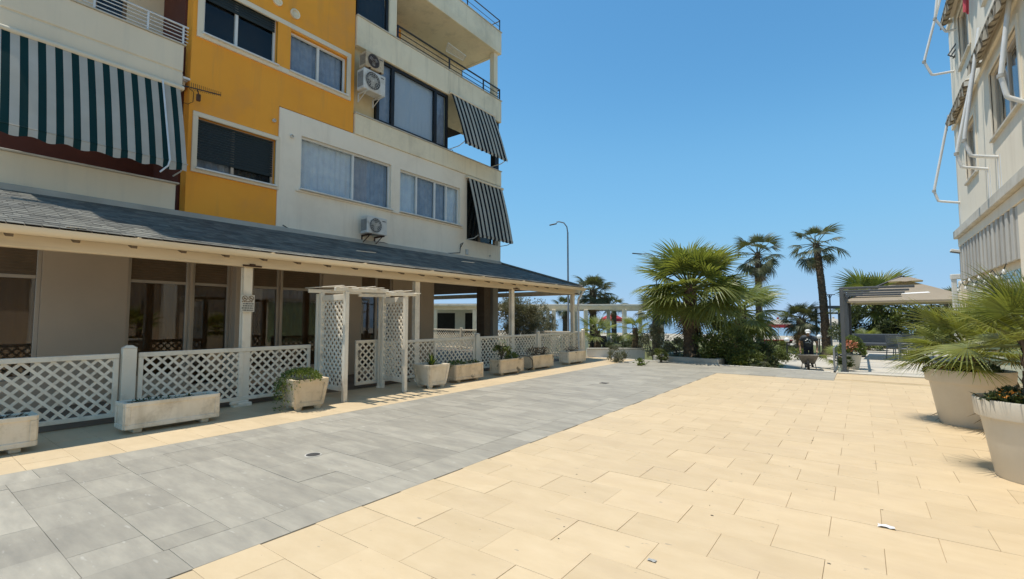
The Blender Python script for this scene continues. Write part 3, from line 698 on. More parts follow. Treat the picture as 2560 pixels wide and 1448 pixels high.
ff = thing('lattice_fence', 'far lattice fence crossing behind the veranda towards the white cabin', 'fence', (-12, 16.6, 0), group='white lattice fences')
for i in range(4):
    a, b = (-8.8-i*2.2, 16.45+i*.1), (-8.8-(i+1)*2.2+.12, 16.45+(i+1)*.1)
    board(ff, 'rail', a, b, .93, 1.0); board(ff, 'rail', a, b, .1, .16); lattice(ff, a, b, .15, .94, joined=True)
    board(ff, 'post', (b[0]-.12, b[1]), (b[0]-.02, b[1]), 0, 1.08, .1)
gt = thing('garden_gate', 'small white lattice gate hung on the right side of the arbour opening', 'gate', (FX, 6.5, 0))
ga, gb = (FX-.02, 6.16), (FX+.0, 6.70)
board(gt, 'rail', ga, gb, .98, 1.04, .045); board(gt, 'rail', ga, gb, .09, .16, .045)
for q in (0, 1):
    p = ga if not q else gb; dy = .06 if not q else -.06
    board(gt, 'stile', p, (p[0], p[1]+dy), .162, .978, .043)
lattice(gt, (FX-.02, 6.19), (FX, 6.67), .14, 1.0, .15)
m = MB(); m.tube([(FX+.03, 6.20, .82), (FX+.05, 6.20, .82), (FX+.05, 6.20, .70), (FX+.03, 6.20, .70)], .008, 6); m.build('handle', m_rail_d, gt)

ar = thing('garden_arbour', 'white weathered trellis arbour with sagging slatted top over the gate', 'arbour', (-8.0, 5.9, 0))
def apost(x, y, h, nm='post', w=.04): 
    m = MB(); m.box(x-w, x+w, y-w, y+w, 0, h, .006); return m.build(nm, m_whitepaint, ar)
for (fx, fy, rx, ry) in ((-7.58, 5.17, -8.42, 5.2), (-7.61, 6.60, -8.45, 6.70)):
    apost(fx, fy, 2.0); apost(rx, ry, 2.0)
    m = MB(); m.box(rx-.11, rx-.05, ry-.06, ry+.06, 0, 1.98, .006); m.build('rear_post', m_whitepaint, ar)
    board(ar, 'panel_rail', (rx+.045, ry), (fx-.045, fy), 1.84, 1.95, .035); board(ar, 'panel_rail', (rx+.045, ry), (fx-.045, fy), .18, .26, .035)
    lattice(ar, (rx+.03, ry), (fx-.03, fy), .24, 1.86, .135, .036)
    f = MB(); f.lathe([(.08,0),(.08,.03),(.05,.05)], (rx-.08, ry, 0), 10); f.build('post_shoe', m_whitepaint, ar)
for (x, dz) in ((-7.58, 0), (-8.44, .0)):            # top bearers: two per side, spliced and sagging in the middle
    for (ya, yb, za, zb) in ((4.93, 6.12, 2.03, 2.045), (6.05, 6.86, 1.99, 2.01)):
        m = MB(); c = Vector((x, (ya+yb)/2, (za+zb)/2)); m.obox(c, (.045, yb-ya, .07), Matrix.Rotation(math.atan2(zb-za, yb-ya), 3, 'X'), .006); m.build('bearer', m_whitepaint, ar)
for i in range(9):
    y = 4.98 + i*.225; z = 2.088 if y < 6.1 else 2.05
    m = MB(); m.obox((-8.0, y, z+.012*math.sin(i*2.1)), (1.2, .06, .014), Matrix.Rotation(.03*math.sin(i*1.7), 3, 'Y') @ Matrix.Rotation(.05*math.sin(i), 3, 'Z'), .004); m.build('top_slat', m_whitepaint, ar)

# notice on the veranda post
nz = thing('notice', 'small pale notice with two prohibition symbols fixed to the veranda post', 'sign', (-8.60, 3.93, 1.65))
p0, p1 = onX(603, 737, -8.6), onX(635, 780, -8.6); ya, yb, zb_, za_ = p0.y, p1.y, p1.z, p0.z
m = MB(); m.box(-8.60, -8.592, ya, yb, zb_, za_); m.build('plate', m_plate, nz)
W_, H_ = yb-ya, za_-zb_
for q in (.27, .74):
    c = Vector((-8.59, ya+W_*q, za_-H_*.2)); r = W_*.18
    m = MB(); m.tube([c+Vector((0, r*math.cos(t), r*math.sin(t))) for t in [k*2*math.pi/16 for k in range(17)]], .006, 5)
    m.tube([c+Vector((0, -r*.7, r*.7)), c+Vector((0, r*.7, -r*.7))], .005, 5); m.obox(c+Vector((0,0,-.005)), (.003, r*.9, r*.5)); m.build('symbol', m_ink, nz)
rg = random.Random(3)
for k in range(5):
    z = za_-H_*(.40+.125*k); m = MB(); y = ya+W_*(.06 if k in (0, 3) else .13)
    while y < yb-W_*.12:
        w = rg.uniform(.012, .045); m.box(-8.592, -8.5895, y, min(y+w, yb-W_*.08), z-.009, z+.009); y += w+.009
    m.build('lettering', m_ink if k == 0 else m_ink2, nz)

# ------------------------------------------------------------------ things hung on the left building
def ac_unit(label, y0, y1, z0, z1, casing, spin=True, rust=True):
    D = .32; g = .12
    t = thing('air_conditioner', label, 'air conditioner', (XW+g, (y0+y1)/2, z0), group='air conditioners on the orange block')
    x0, x1 = XW+g, XW+g+D
    m = MB(); m.box(x0, x1, y0, y1, z0, z1, .018); m.build('casing', casing, t)
    r = min((z1-z0)*.42, (y1-y0)*.34); c = Vector((x1+.002, y0+(y1-y0)*.40, (z0+z1)/2))
    def ring(rad, th, xo): return [c+Vector((xo, rad*math.cos(a), rad*math.sin(a))) for a in [k*2*math.pi/24 for k in range(25)]]
    m = MB(); d = MB(); d.lathe([(r, 0), (r, .004), (.001, .004)], (0,0,0), 24); m.add([(c.x+z, c.y+x, c.z+y) for x, y, z in d.v], d.f); gr = m.build('fan_opening', m_acgrille, t, smooth=True)
    m = MB()
    for k in range(3):
        a = k*2.094+.5; m.obox(c+Vector((.008, r*.45*math.cos(a), r*.45*math.sin(a))), (.004, r*.75, r*.5), Matrix.Rotation(a, 3, 'X') @ Matrix.Rotation(.12, 3, 'Z'))
    d = MB(); d.lathe([(r*.22, 0), (r*.22, .014), (.001, .018)], (0,0,0), 14); m.add([(c.x+z, c.y+x, c.z+y) for x, y, z in d.v], d.f); m.build('fan', m_acfan, gr)
    m = MB()
    for q in (1.0, .78, .56, .34): m.tube(ring(r*q, .004, .02), .0045, 4)
    for k in range(8):
        a = k*math.pi/8; v = Vector((.021, r*math.cos(a), r*math.sin(a))); m.tube([c+v, c+Vector((.021, -v.y, -v.z))], .003, 4)
    m.build('grille', m_acbody if casing is m_acbody else m_rust, t)
    m = MB()
    for k in range(7): m.box(x0+.05+k*.035, x0+.065+k*.035, y0-.004, y0+.01, z0+.08, z1-.08)
    m.build('side_vents', m_acgrille, t)
    m = MB(); m.box(x1, x1+.004, y1-.17, y1-.06, z1-.10, z1-.075); m.build('badge', m_acgrille, t)
    for yy in (y0+.12, y1-.12):
        b = MB(); b.box(XW+.02, x1+.02, yy-.015, yy+.015, z0-.045, z0-.005); b.box(XW+.02, XW+.05, yy-.015, yy+.015, z0-.25, z0-.045)
        b.tube([(XW+.04, yy, z0-.24), (x1-.05, yy, z0-.03)], .012, 6); b.build('bracket', m_rust if rust else m_acbody, t)
    return t
ac_unit('white air conditioner low on the white wall just above the veranda roof', 7.80, 8.46, 3.80, 4.27, m_acbody)
ac_unit('newer white air conditioner mounted under the rusty one beside the black window', 7.60, 8.32, 7.72, 8.30, m_acbody, rust=False)
ac_unit('old rusty brown air conditioner mounted above a newer white one', 7.66, 8.26, 8.36, 8.80, m_acold)
def awning(name, label, y0, y1, z0, z1, out, mat, per, val=.16, cass=m_acbody, group=None, sway=0):
    t = thing(name, label, 'awning', (XW+.1, (y0+y1)/2, z1), group=group)
    nu, nv = max(20, int((y1-y0)*26)), 8; x0 = XW+.13
    def P(i, j):
        y = y0+(y1-y0)*i/nu; q = j/nv; wv = .012*math.sin(i*.9)*q+.006*math.sin(i*.31+1)
        return (x0+out*q+.03*math.sin(q*math.pi)+wv*.6, y+sway*q, z1-(z1-z0)*q-.02*math.sin(q*math.pi))
    m = MB(); m.sheet(P, nu, nv); c = m.build('canvas', mat, t, smooth=True, recalc=False)
    def V(i, j):
        y = y0+(y1-y0)*i/nu; q = j/2; sc_ = .5+.5*math.cos(2*math.pi*(y-y0)/per)
        return (x0+out+.006+.012*math.sin(i*.8)*q, y+sway, z0-.012-val*q*(.72+.28*sc_))
    m = MB(); m.sheet(V, nu*2 if False else nu, 2); m.build('valance', mat, c, smooth=True, recalc=False)
    m = MB(); m.tube([(x0-.02, y0-.06, z1+.03), (x0-.02, y1+.06, z1+.03)], .05, 10); m.build('roller', m_creamflat, t, smooth=True)
    m = MB(); m.tube([(x0+out, y0-.02+sway, z0), (x0+out, y1+.02+sway, z0)], .011, 8); m.build('front_bar', mat, t, smooth=True)
    for yy in (y0+.02, y1-.02):
        a = MB(); a.tube([(XW+.02, yy, z0-.12), (x0+out*.55, yy, z0-.10), (x0+out-.01, yy+sway, z0)], .014, 6); a.build('arm', cass, t, smooth=True)
    return t
aw = awning('striped_awning', 'long green and white striped awning hanging over the left balcony', .75, 3.49, 4.47, 6.12, .5, m_green_aw, .41)
m = MB(); p = [onX(407, 200, -10.85), onX(425, 400, -10.28), onX(400, 430, -10.3)]
m.tube([p[0], p[1]], .017, 6); m.tube([p[1], p[1]+Vector((.02, -.03, -.12)), p[2]], .015, 6); m.build('crank_rod', m_rail_w, aw, smooth=True)
awning('striped_awning', 'small black and white striped awning on the first floor corner above veranda roof', 12.16, 14.12, 4.36, 6.42, .5, m_bw_aw2, .225, .09, group='black and white awnings')
awning('striped_awning', 'small black and white striped awning on the second floor corner balcony', 11.30, 13.62, 7.32, 9.10, .62, m_bw_aw, .213, .09, group='black and white awnings')
# aerial
an = thing('television_aerial', 'small television aerial sticking out beside the left awning', 'aerial', (XW, 3.68, 6.3))
a, b = onX(470, 217, -10.93), onX(552, 238, -10.5)
m = MB(); m.tube([a, b], .011, 6); m.tube([a, a+Vector((-.1, -.06, .02))], .016, 6); m.build('boom', m_rail_d, an)
for k in range(16):
    q = .1+.9*k/15; c = a.lerp(b, q); m = MB(); h = .10-.045*q
    m.tube([c+Vector((.02, -.01, h)), c, c+Vector((.03, -.015, -h*.7))], .0055, 5); m.build('element', m_rust, an)
c = a.lerp(b, .27); m = MB(); m.tube([c, c+Vector((.02, .02, -.07)), c+Vector((0,.04,-.12))], .012, 6); m.box(c.x-.03, c.x+.03, c.y+.0, c.y+.07, c.z-.24, c.z-.10, .008); m.build('junction_box', m_rust, an)
m = MB(); m.tube([a+Vector((0,.02,-.02)), a+Vector((.02,.10,-.08)), a+Vector((0,.10,-.28)), a+Vector((-.05,.03,-.34)), a+Vector((-.06,-.06,-.34))], .006, 5); m.build('lead', m_cable, an)
# loose cable along the wall foot
m = MB(); pts = [onX(x, y, -10.93) for x, y in ((707, 563), (730, 577), (780, 583), (830, 597), (880, 603), (930, 604), (960, 607), (1000, 620), (1060, 633), (1110, 634), (1150, 632), (1152, 610), (1158, 607), (1150, 622))]
m.tube(pts, .012, 6); tag(m.build('loose_cable', m_cable, None, smooth=True), 'black cable drooping along the foot of the white wall', 'cable')
m = MB(); m.box(XW+.03, XW+.09, 12.15, 12.26, 3.72, 3.9, .01); bx = tag(m.build('junction_box', m_acbody), 'small grey junction box on the white wall near the corner awning', 'box')
# clothes racks on the balconies
def rack(label, pts, mat, n):
    a, b, c, d = [Vector(p) for p in pts]; t = thing('drying_rack', label, 'drying rack', a, group='drying racks on balconies')
    m = MB(); m.tube([a, b, c, d, a], .011, 6); m.build('frame', mat, t)
    m = MB()
    for k in range(1, n): q = k/n; m.tube([a.lerp(b, q), d.lerp(c, q)], .0045, 4)
    m.build('wires', mat, t)
rack('white wire drying rack clipped on the dark third floor railing', [onX(1115, 128, -10.9), onX(1120, 107, -10.7), onX(1165, 140, -10.7), onX(1158, 152, -10.9)], m_rail_w, 8)
rack('dark folding drying rack standing behind the second floor corner parapet', [(-11.6, 11.6, 7.12), (-11.75, 11.7, 7.6), (-11.75, 12.3, 7.62), (-11.6, 12.25, 7.12)], m_rail_d, 9)
def chair(label, loc, rz, mat, group, sc_=1):
    t = thing('terrace_chair', label, 'chair', loc, rz, group)
    def P(nm, mb, mt=mat): return mb.build(nm, mt, t, local=True)
    P('seat', MB().box(-.23, .23, -.22, .22, .40, .46, .02)); 
    b = MB(); b.obox((0, .23, .66), (.46, .04, .44), Matrix.Rotation(-.15, 3, 'X'), .015); P('backrest', b)
    for sx in (-1, 1):
        P('armrest', MB().box(sx*.24-.02, sx*.24+.02, -.2, .22, .60, .63, .008))
        for sy in (-1, 1):
            l = MB(); l.tube([(sx*.22, sy*.19, .45), (sx*.24, sy*.23, 0)], .017, 6); P('leg', l)
    t.scale = (sc_,)*3
    return t
chair('black plastic chair on the second floor corner balcony', (-11.7, 12.75, 6.62), 1.2, m_blackpvc, None)
t = thing('balcony_chair', 'dark folding chair behind the white railing of the left wing', 'chair', (-11.5, 3.0, 6.43))
MB().box(-11.7, -11.3, 2.8, 3.2, 6.85, 6.89, .01).build('seat', m_rail_d, t); b = MB(); b.obox((-11.7, 3.0, 7.15), (.03, .4, .5), Matrix.Rotation(-.2, 3, 'Y'), .01); b.build('backrest', m_rail_d, t)
for sx in (-11.68, -11.32):
    for sy in (2.82, 3.18): l = MB(); l.tube([(sx, sy, 6.86), (sx+.02, sy, 6.43)], .014, 6); l.build('leg', m_rail_d, t)

# ------------------------------------------------------------------ foliage builders
def leaf_cloud(n, shape, size, seed, up=.3, aspect=2.2, clumps=0, hollow=.55):
    """many small bent leaves through an ellipsoid (cx,cy,cz,rx,ry,rz); clumped so that gaps show"""
    rg = random.Random(seed); m = MB(); cx, cy, cz, rx, ry, rz = shape
    cl = []
    for k in range(clumps):
        v = Vector((rg.gauss(0,1), rg.gauss(0,1), rg.gauss(0,1))).normalized()*rg.uniform(.45, .98); cl.append((v, rg.uniform(.16, .36)))
    for i in range(n):
        if cl and rg.random() < .9:
            c, r = rg.choice(cl); v = c+Vector((rg.gauss(0,1), rg.gauss(0,1), rg.gauss(0,1))).normalized()*r*rg.uniform(.5, 1.05)
        else:
            v = Vector((rg.gauss(0,1), rg.gauss(0,1), rg.gauss(0,1))).normalized()*rg.uniform(hollow, 1.0)
        p = Vector((cx+v.x*rx, cy+v.y*ry, cz+v.z*rz))
        d = (v.normalized()*.6+Vector((rg.gauss(0,.6), rg.gauss(0,.6), rg.gauss(0,.5)+up))).normalized()
        sd = d.cross(Vector((rg.gauss(0,1), rg.gauss(0,1), rg.gauss(0,1)))).normalized(); nn = sd.cross(d)
        L = size*rg.uniform(.6, 1.3); w = L/aspect*.5
        m.add([p, p+d*L*.45+sd*w+nn*L*.06, p+d*L-nn*L*.12, p+d*L*.45-sd*w+nn*L*.06], [(0,1,2,3)])
    return m
def stems(n, base, h, spread, r, seed, mat=None, lean=(0,0)):
    rg = random.Random(seed); m = MB(); b = Vector(base)
    for i in range(n):
        a = rg.uniform(0, 6.28); s_ = rg.uniform(.2, 1)*spread; hh = h*rg.uniform(.6, 1)
        m.tube([b+Vector((rg.gauss(0, spread*.1), rg.gauss(0, spread*.1), 0)), b+Vector((s_*.35*math.cos(a), s_*.35*math.sin(a), hh*.5)), b+Vector((s_*math.cos(a)+lean[0], s_*math.sin(a)+lean[1], hh))], [r, r*.75, r*.35], 5)
    return m
def blades(n, base, L, w, seed, el=(20, 85), droop=.25):     # strap leaves in a rosette
    rg = random.Random(seed); m = MB(); b = Vector(base)
    for i in range(n):
        a = i*2.4+rg.uniform(-.3,.3); e = R(rg.uniform(*el)); d = Vector((math.cos(a)*math.cos(e), math.sin(a)*math.cos(e), math.sin(e))); s_ = Vector((-math.sin(a), math.cos(a), 0)); l = L*rg.uniform(.7, 1.1)
        pts = [b+d*l*q+Vector((0,0,-droop*l*q*q*math.cos(e))) for q in (0,.35,.7,1)]; ww = [w*.7, w, w*.7, .002]
        vs = []; [vs.extend((p-s_*k*.5, p+s_*k*.5)) for p, k in zip(pts, ww)]
        m.add(vs, [(0,1,3,2),(2,3,5,4),(4,5,7,6)])
    return m
def plant(name, label, cat, loc, parts, group=None):
    t = thing(name, label, cat, loc, 0, group)
    for nm, mb, mt in parts: mb.build(nm, mt, t, recalc=False, local=True)
    return t

# ------------------------------------------------------------------ planters along the fence
def trough(label, x, y0, y1, h=.40, d=.36, mat=m_planter, rz=0, group='concrete troughs along the fence', soil=True):
    L = y1-y0; t = thing('planter_trough', label, 'planter', (x-d/2, (y0+y1)/2, 0), rz, group)
    def P(nm, mb, mt=mat, par=None): return mb.build(nm, mt, par or t, local=True)
    b = MB(); hx, hy = d/2, L/2; tp = .025
    b.box(-hx+tp, hx-tp, -hy+tp, hy-tp, .055, .085, .006)
    def wall(x0, x1, ya, yb): b.box(x0, x1, ya, yb, .07, h, .012)
    wall(hx-.05, hx, -hy, hy); wall(-hx, -hx+.05, -hy, hy); wall(-hx+.05, hx-.05, -hy, -hy+.05); wall(-hx+.05, hx-.05, hy-.05, hy)
    body = P('body', b)
    r = MB(); e = .022                                # raised border mouldings on front and end
    for (ya, yb, za, zb) in ((-hy, hy, h-.05, h+.004), (-hy, hy, .06, .12), (-hy, -hy+.06, .121, h-.051), (hy-.06, hy, .121, h-.051)): r.box(hx-.01, hx+.014, ya, yb, za, zb, .006)
    for (xa, xb, za, zb) in ((-hx, hx-.011, h-.05, h+.004), (-hx, hx-.011, .06, .12), (-hx, -hx+.05, .121, h-.051), (hx-.06, hx-.011, .121, h-.051)):
        r.box(xa, xb, -hy-.014, -hy+.01, za, zb, .006); r.box(xa, xb, hy-.01, hy+.014, za, zb, .006)
    P('moulding', r, mat, body)
    for yy in (-hy+.16, hy-.16): P('foot', MB().box(-hx+.05, hx-.05, yy-.05, yy+.05, 0, .058, .008))
    if soil: 
        s = MB(); rg = random.Random(int(y0*10)); s.sheet(lambda i, j: (-hx+.045+(d-.09)*j/4, -hy+.045+(L-.09)*i/10, h-.05+rg.uniform(-.015, .012)), 10, 4); P('soil', s, m_soil)
    return t
trough('concrete trough cut off by the left edge of the picture', -7.62, -.05, 1.20, mat=m_planterw)
trough('long white concrete trough, widest of the planters, holding only a few dry sprigs', -7.70, 2.02, 3.14, mat=m_planterw)
trough('concrete trough with black stains on its front, next to the tapered agave planter', -7.63, 8.18, 9.12, .42, mat=m_planter, rz=-.05)
trough('pale concrete trough holding an upright leafy plant and a light green tuft', -7.66, 9.9, 10.9, .42, mat=m_planter, rz=-.05)
trough('pale concrete trough holding dry brown stems, second from the far fence end', -7.72, 11.5, 12.6, .42, mat=m_planter, rz=-.03)
trough('concrete trough with dry twigs standing at the far end of the fence', -7.72, 13.6, 14.72, .42, mat=m_planterw, rz=-.03)
def square_planter(label, loc, rz, bt, tp, h, mat):
    t = thing('tapered_planter', label, 'planter', loc, rz, 'square tapered planters')
    def P(nm, mb, mt=mat, par=None): return mb.build(nm, mt, par or t, local=True)
    a, b = bt/2, tp/2; z0 = .07; m = MB(); i = b-.05
    m.add([(-a,-a,z0),(a,-a,z0),(a,a,z0),(-a,a,z0),(-b,-b,h),(b,-b,h),(b,b,h),(-b,b,h),(-i,-i,h),(i,-i,h),(i,i,h),(-i,i,h),(-i,-i,h-.07),(i,-i,h-.07),(i,i,h-.07),(-i,i,h-.07)],
          [(0,1,2,3),(0,1,5,4),(1,2,6,5),(2,3,7,6),(3,0,4,7),(4,5,9,8),(5,6,10,9),(6,7,11,10),(7,4,8,11),(8,9,13,12),(9,10,14,13),(10,11,15,14),(11,8,12,15)])
    body = P('body', m); mo = MB(); k = (b-a)/(h-z0)
    for q in range(4):
        rot = Matrix.Rotation(q*math.pi/2, 3, 'Z'); ti = math.atan(k)
        def strip(u0, u1, za, zb, th=.018):
            vs = []
            for (u, z) in ((u0, za), (u1, za), (u1, zb), (u0, zb)):
                w = a+k*(z-z0)
                for dd in (-.004, th): vs.append(rot @ Vector((u*w, -(w+dd), z)))
            mo.add(vs, [(0,2,4,6),(1,3,5,7),(0,1,3,2),(2,3,5,4),(4,5,7,6),(6,7,1,0)])
        strip(-1, 1, h-.06, h+.004); strip(-1, 1, z0-.004, z0+.06); strip(-1.02, -.82, z0+.061, h-.061); strip(.82, 1.02, z0+.061, h-.061)
    P('moulding', mo, mat, body)
    for sx in (-1, 1):
        for sy in (-1, 1):
            f = MB(); f.lathe([(.065,.08),(.07,.05),(.05,.0)], (sx*(a-.06), sy*(a-.06), 0), 10); P('foot', f)
    s = MB(); s.box(-i, i, -i, i, h-.09, h-.045); P('soil', s, m_soil)
    return t
square_planter('beige tapered square planter overflowing with trailing succulents left of the arbour', (-7.62, 4.42, 0), -.12, .44, .56, .50, m_planter)
square_planter('white tapered square planter holding a spiky agave right of the arbour', (-7.70, 7.44, 0), -.1, .44, .56, .50, m_planterw)
# planting in them
rg = random.Random(21); m = MB()
for i in range(1500):
    a = rg.uniform(0, 6.28); q = rg.random()**.5; x, y = q*.30*math.cos(a)*1.25, q*.30*math.sin(a)*1.15-.10*q; z = .47+.14*(1-q*q)+rg.uniform(-.02,.05)
    if y < -.22: z -= (-.22-y)*3.2*rg.random()
    d = Vector((x*.8, y*.8, rg.uniform(-.1,.5))).normalized(); sd = Vector((rg.gauss(0,1), rg.gauss(0,1), rg.gauss(0,1))).cross(d).normalized(); L = rg.uniform(.03, .06); p = Vector((x, y, z))
    m.add([p, p+d*L*.5+sd*L*.2, p+d*L, p+d*L*.5-sd*L*.2], [(0,1,2,3)])
m2 = MB()
for i in range(420):
    z = rg.uniform(.16, .48); x = -.05-rg.random()*.28; y = -.25-rg.random()*.10-(.5-z)*.12; d = Vector((rg.gauss(0,.4), -.5, -.6)).normalized(); sd = Vector((1, rg.gauss(0,.5), rg.gauss(0,.5))).normalized(); L = rg.uniform(.03,.06); p = Vector((x, y, z))
    if z < .48-(x+.05+.28)*1.1*0 - 0 and rg.random() < (z/.48)**1.5: m2.add([p, p+d*L*.5+sd*L*.2, p+d*L, p+d*L*.5-sd*L*.2], [(0,1,2,3)])
plant('trailing_succulent', 'green trailing succulent spilling over the left side of the beige tapered planter', 'plant', (-7.62, 4.42, 0), [('foliage', m, m_succ), ('hanging_stems', m2, m_succ)])
plant('agave', 'spiky yellow green agave in the white tapered planter', 'plant', (-7.70, 7.44, .45), [('rosette', blades(26, (0,0,0), .34, .045, 3), m_succ)])
plant('creeping_plant', 'low green creeper at the left end of the stained trough', 'plant', (-7.82, 8.5, .36), [('foliage', leaf_cloud(420, (0,-.1,.05,.2,.30,.09), .055, 5), m_succ)])
plant('creeping_plant', 'thin green creeper at the right end of the stained trough', 'plant', (-7.80, 8.95, .38), [('foliage', leaf_cloud(160, (0,0,.03,.14,.18,.06), .05, 6), m_succ)])
plant('leafy_plant', 'upright bushy plant in the trough with a light green tuft', 'plant', (-7.84, 10.15, .36), [('stems', stems(9, (0,0,0), .42, .2, .008, 4), m_dry), ('foliage', leaf_cloud(520, (0,0,.28,.22,.22,.26), .075, 8, clumps=9), m_bush)])
plant('leafy_tuft', 'light green leafy tuft beside the upright bushy plant', 'plant', (-7.80, 10.55, .38), [('foliage', leaf_cloud(260, (0,0,.08,.16,.20,.10), .075, 9), m_succ)])
for i, (y, lb) in enumerate(((11.75, 'left'), (12.2, 'right'))):
    plant('dry_shrub', 'dry brown stems at the %s end of the second trough from the fence end' % lb, 'plant', (-7.86, y, .36), [('stems', stems(22, (0,0,0), .30, .26, .006, 31+i), m_dry), ('dead_leaves', leaf_cloud(160, (0,0,.16,.2,.26,.13), .06, 12+i), m_dry)])
plant('dry_twigs', 'sparse dry twigs in the trough at the far end of the fence', 'plant', (-7.86, 14.0, .36), [('stems', stems(18, (0,0,0), .24, .3, .006, 41), m_dry), ('dead_leaves', leaf_cloud(70, (0,.1,.1,.18,.36,.1), .06, 14), m_dry)])
plant('dry_sprigs', 'few dry sprigs lying along the widest white trough', 'plant', (-7.86, 2.55, .36), [('stems', stems(10, (0,-.3,0), .06, .2, .004, 51), m_dry), ('leaves', leaf_cloud(110, (0,-.1,.02,.12,.45,.025), .045, 15), m_bushd)])
plant('dry_sprigs', 'dry weeds in the trough cut off by the left picture edge', 'plant', (-7.80, .6, .36), [('leaves', leaf_cloud(140, (0,.1,.02,.13,.5,.03), .05, 16), m_dry)])
m = MB(); m.tube([(-7.84, 10.75, .44), (-7.75, 11.0, .46), (-7.72, 11.3, .42), (-7.7, 11.45, .3), (-7.72, 11.5, .1), (-7.8, 11.35, .02)], .012, 6); tag(m.build('irrigation_hose', m_cable, None, smooth=True), 'black irrigation hose looping between two troughs', 'hose')

# ------------------------------------------------------------------ fan palms
def fan_leaf(nseg, Rr, petL, spread, droop, seed, split=.5, mat=m_leafA, dead=False):
    rg = random.Random(seed); m = MB()
    pts = [Vector((0, petL*q, -.10*petL*q*q)) for q in (0,.33,.66,1)]
    m.tube(pts, [.022*Rr/.6*(1-.5*q) for q in (0,.33,.66,1)], 5)
    o = pts[-1]
    for k in range(nseg):
        t = -spread+2*spread*(k+.5)/nseg; dt = spread/nseg*1.02
        ln = Rr*(.72+.28*math.cos(t*.62))*rg.uniform(.93, 1.04)
        dz = droop*rg.uniform(.75, 1.25); bend = rg.gauss(0, .03); tip_d = rg.uniform(0, .22)*(1.4 if dead else 1)
        st = [(.04, 1.0), (.28, 1.0), (split, 1.0), (split+.22, .62), (.90, .28), (1.0, .03)]
        vs = []
        for (q, wf) in st:
            r = ln*q; a = t+bend*max(0, q-split)*2
            z = -dz*ln*q*q - (tip_d*ln*max(0, q-split)**1.6*2.2)
            wd_ = r*math.tan(dt)*wf if q <= split else ln*split*math.tan(dt)*wf
            r2 = r*math.cos(min(1.0, dz*q*.9)) if q > .3 else r
            cdir = Vector((math.sin(a), math.cos(a), 0)); sdir = Vector((math.cos(a), -math.sin(a), 0))
            fold = wd_*.45
            c = o+cdir*r2+Vector((0,0,z)); vs += [c-sdir*wd_+Vector((0,0,fold)), c, c+sdir*wd_+Vector((0,0,fold))]
        fs = []
        for i in range(len(st)-1):
            b_ = i*3; fs += [(b_, b_+1, b_+4, b_+3), (b_+1, b_+2, b_+5, b_+4)]
        m.add(vs, fs)
    return m.mesh('frond', mat, recalc=False)
FR = {}
def fronds(kind):
    if kind not in FR:
        if kind == 'big': FR[kind] = [fan_leaf(34, .95, .75, 2.05, .16, s, .52) for s in (1,2,3)]+[fan_leaf(30, .9, .8, 1.8, .42, s, .45) for s in (4,5)]
        if kind == 'dusty': FR[kind] = [fan_leaf(26, .72, .62, 2.0, .3, s, .5, m_leafB) for s in (11,12,13)]
        if kind == 'tall': FR[kind] = [fan_leaf(22, .66, .72, 1.65, .32, s, .52, m_leafB) for s in (15,16,17)]
        if kind == 'mid': FR[kind] = [fan_leaf(28, .72, .5, 1.9, .2, s, .5) for s in (21,22,23)]
        if kind == 'pot': FR[kind] = [fan_leaf(40, .60, .45, 2.1, .12, s, .42) for s in (31,32,33)]
        if kind == 'dead': FR[kind] = [fan_leaf(20, .62, .55, 1.3, .55, s, .4, m_leafD, True) for s in (41,42)]
    return FR[kind]
def trunk_mesh(h, r0, r1, seed, lean=(0,0), boots=True, ring=.09, flare=1.3):
    rg = random.Random(seed); m = MB(); n = 14; k = max(8, int(h/ring)); vs = []
    def ctr(q): return Vector((lean[0]*q*q, lean[1]*q*q, h*q))
    for i in range(k+1):
        q = i/k; r = r0+(r1-r0)*q; r *= 1+(flare-1)*max(0, 1-q*h/.35)**2
        for j in range(n):
            a = 2*math.pi*(j+.5*(i % 2))/n; rr = r*(1+rg.uniform(-.09, .09))+(.012 if i % 2 else 0)
            c = ctr(q); vs.append((c.x+rr*math.cos(a), c.y+rr*math.sin(a), c.z))
    fs = [(i*n+j, i*n+(j+1) % n, (i+1)*n+(j+1) % n, (i+1)*n+j) for i in range(k) for j in range(n)]+[tuple(range(n))[::-1], tuple(k*n+j for j in range(n))]
    m.add(vs, fs); b = MB()
    if boots:
        nb = int(h/.10)*5
        for i in range(nb):
            q = i/nb; a = i*2.3999; c = ctr(q); r = (r0+(r1-r0)*q)*1.0; d = Vector((math.cos(a), math.sin(a), 0)); s_ = Vector((-math.sin(a), math.cos(a), 0)); w = r*.42; l = rg.uniform(.07, .13); ou = rg.uniform(.015, .05)
            p = c+d*r*.93
            b.add([p-s_*w, p+s_*w, p+d*ou+Vector((0,0,l))+s_*w*.35, p+d*ou+Vector((0,0,l))-s_*w*.35, p-s_*w*.9+d*.012-Vector((0,0,.01))], [(0,1,2,3),(0,3,4)])
    return m, b
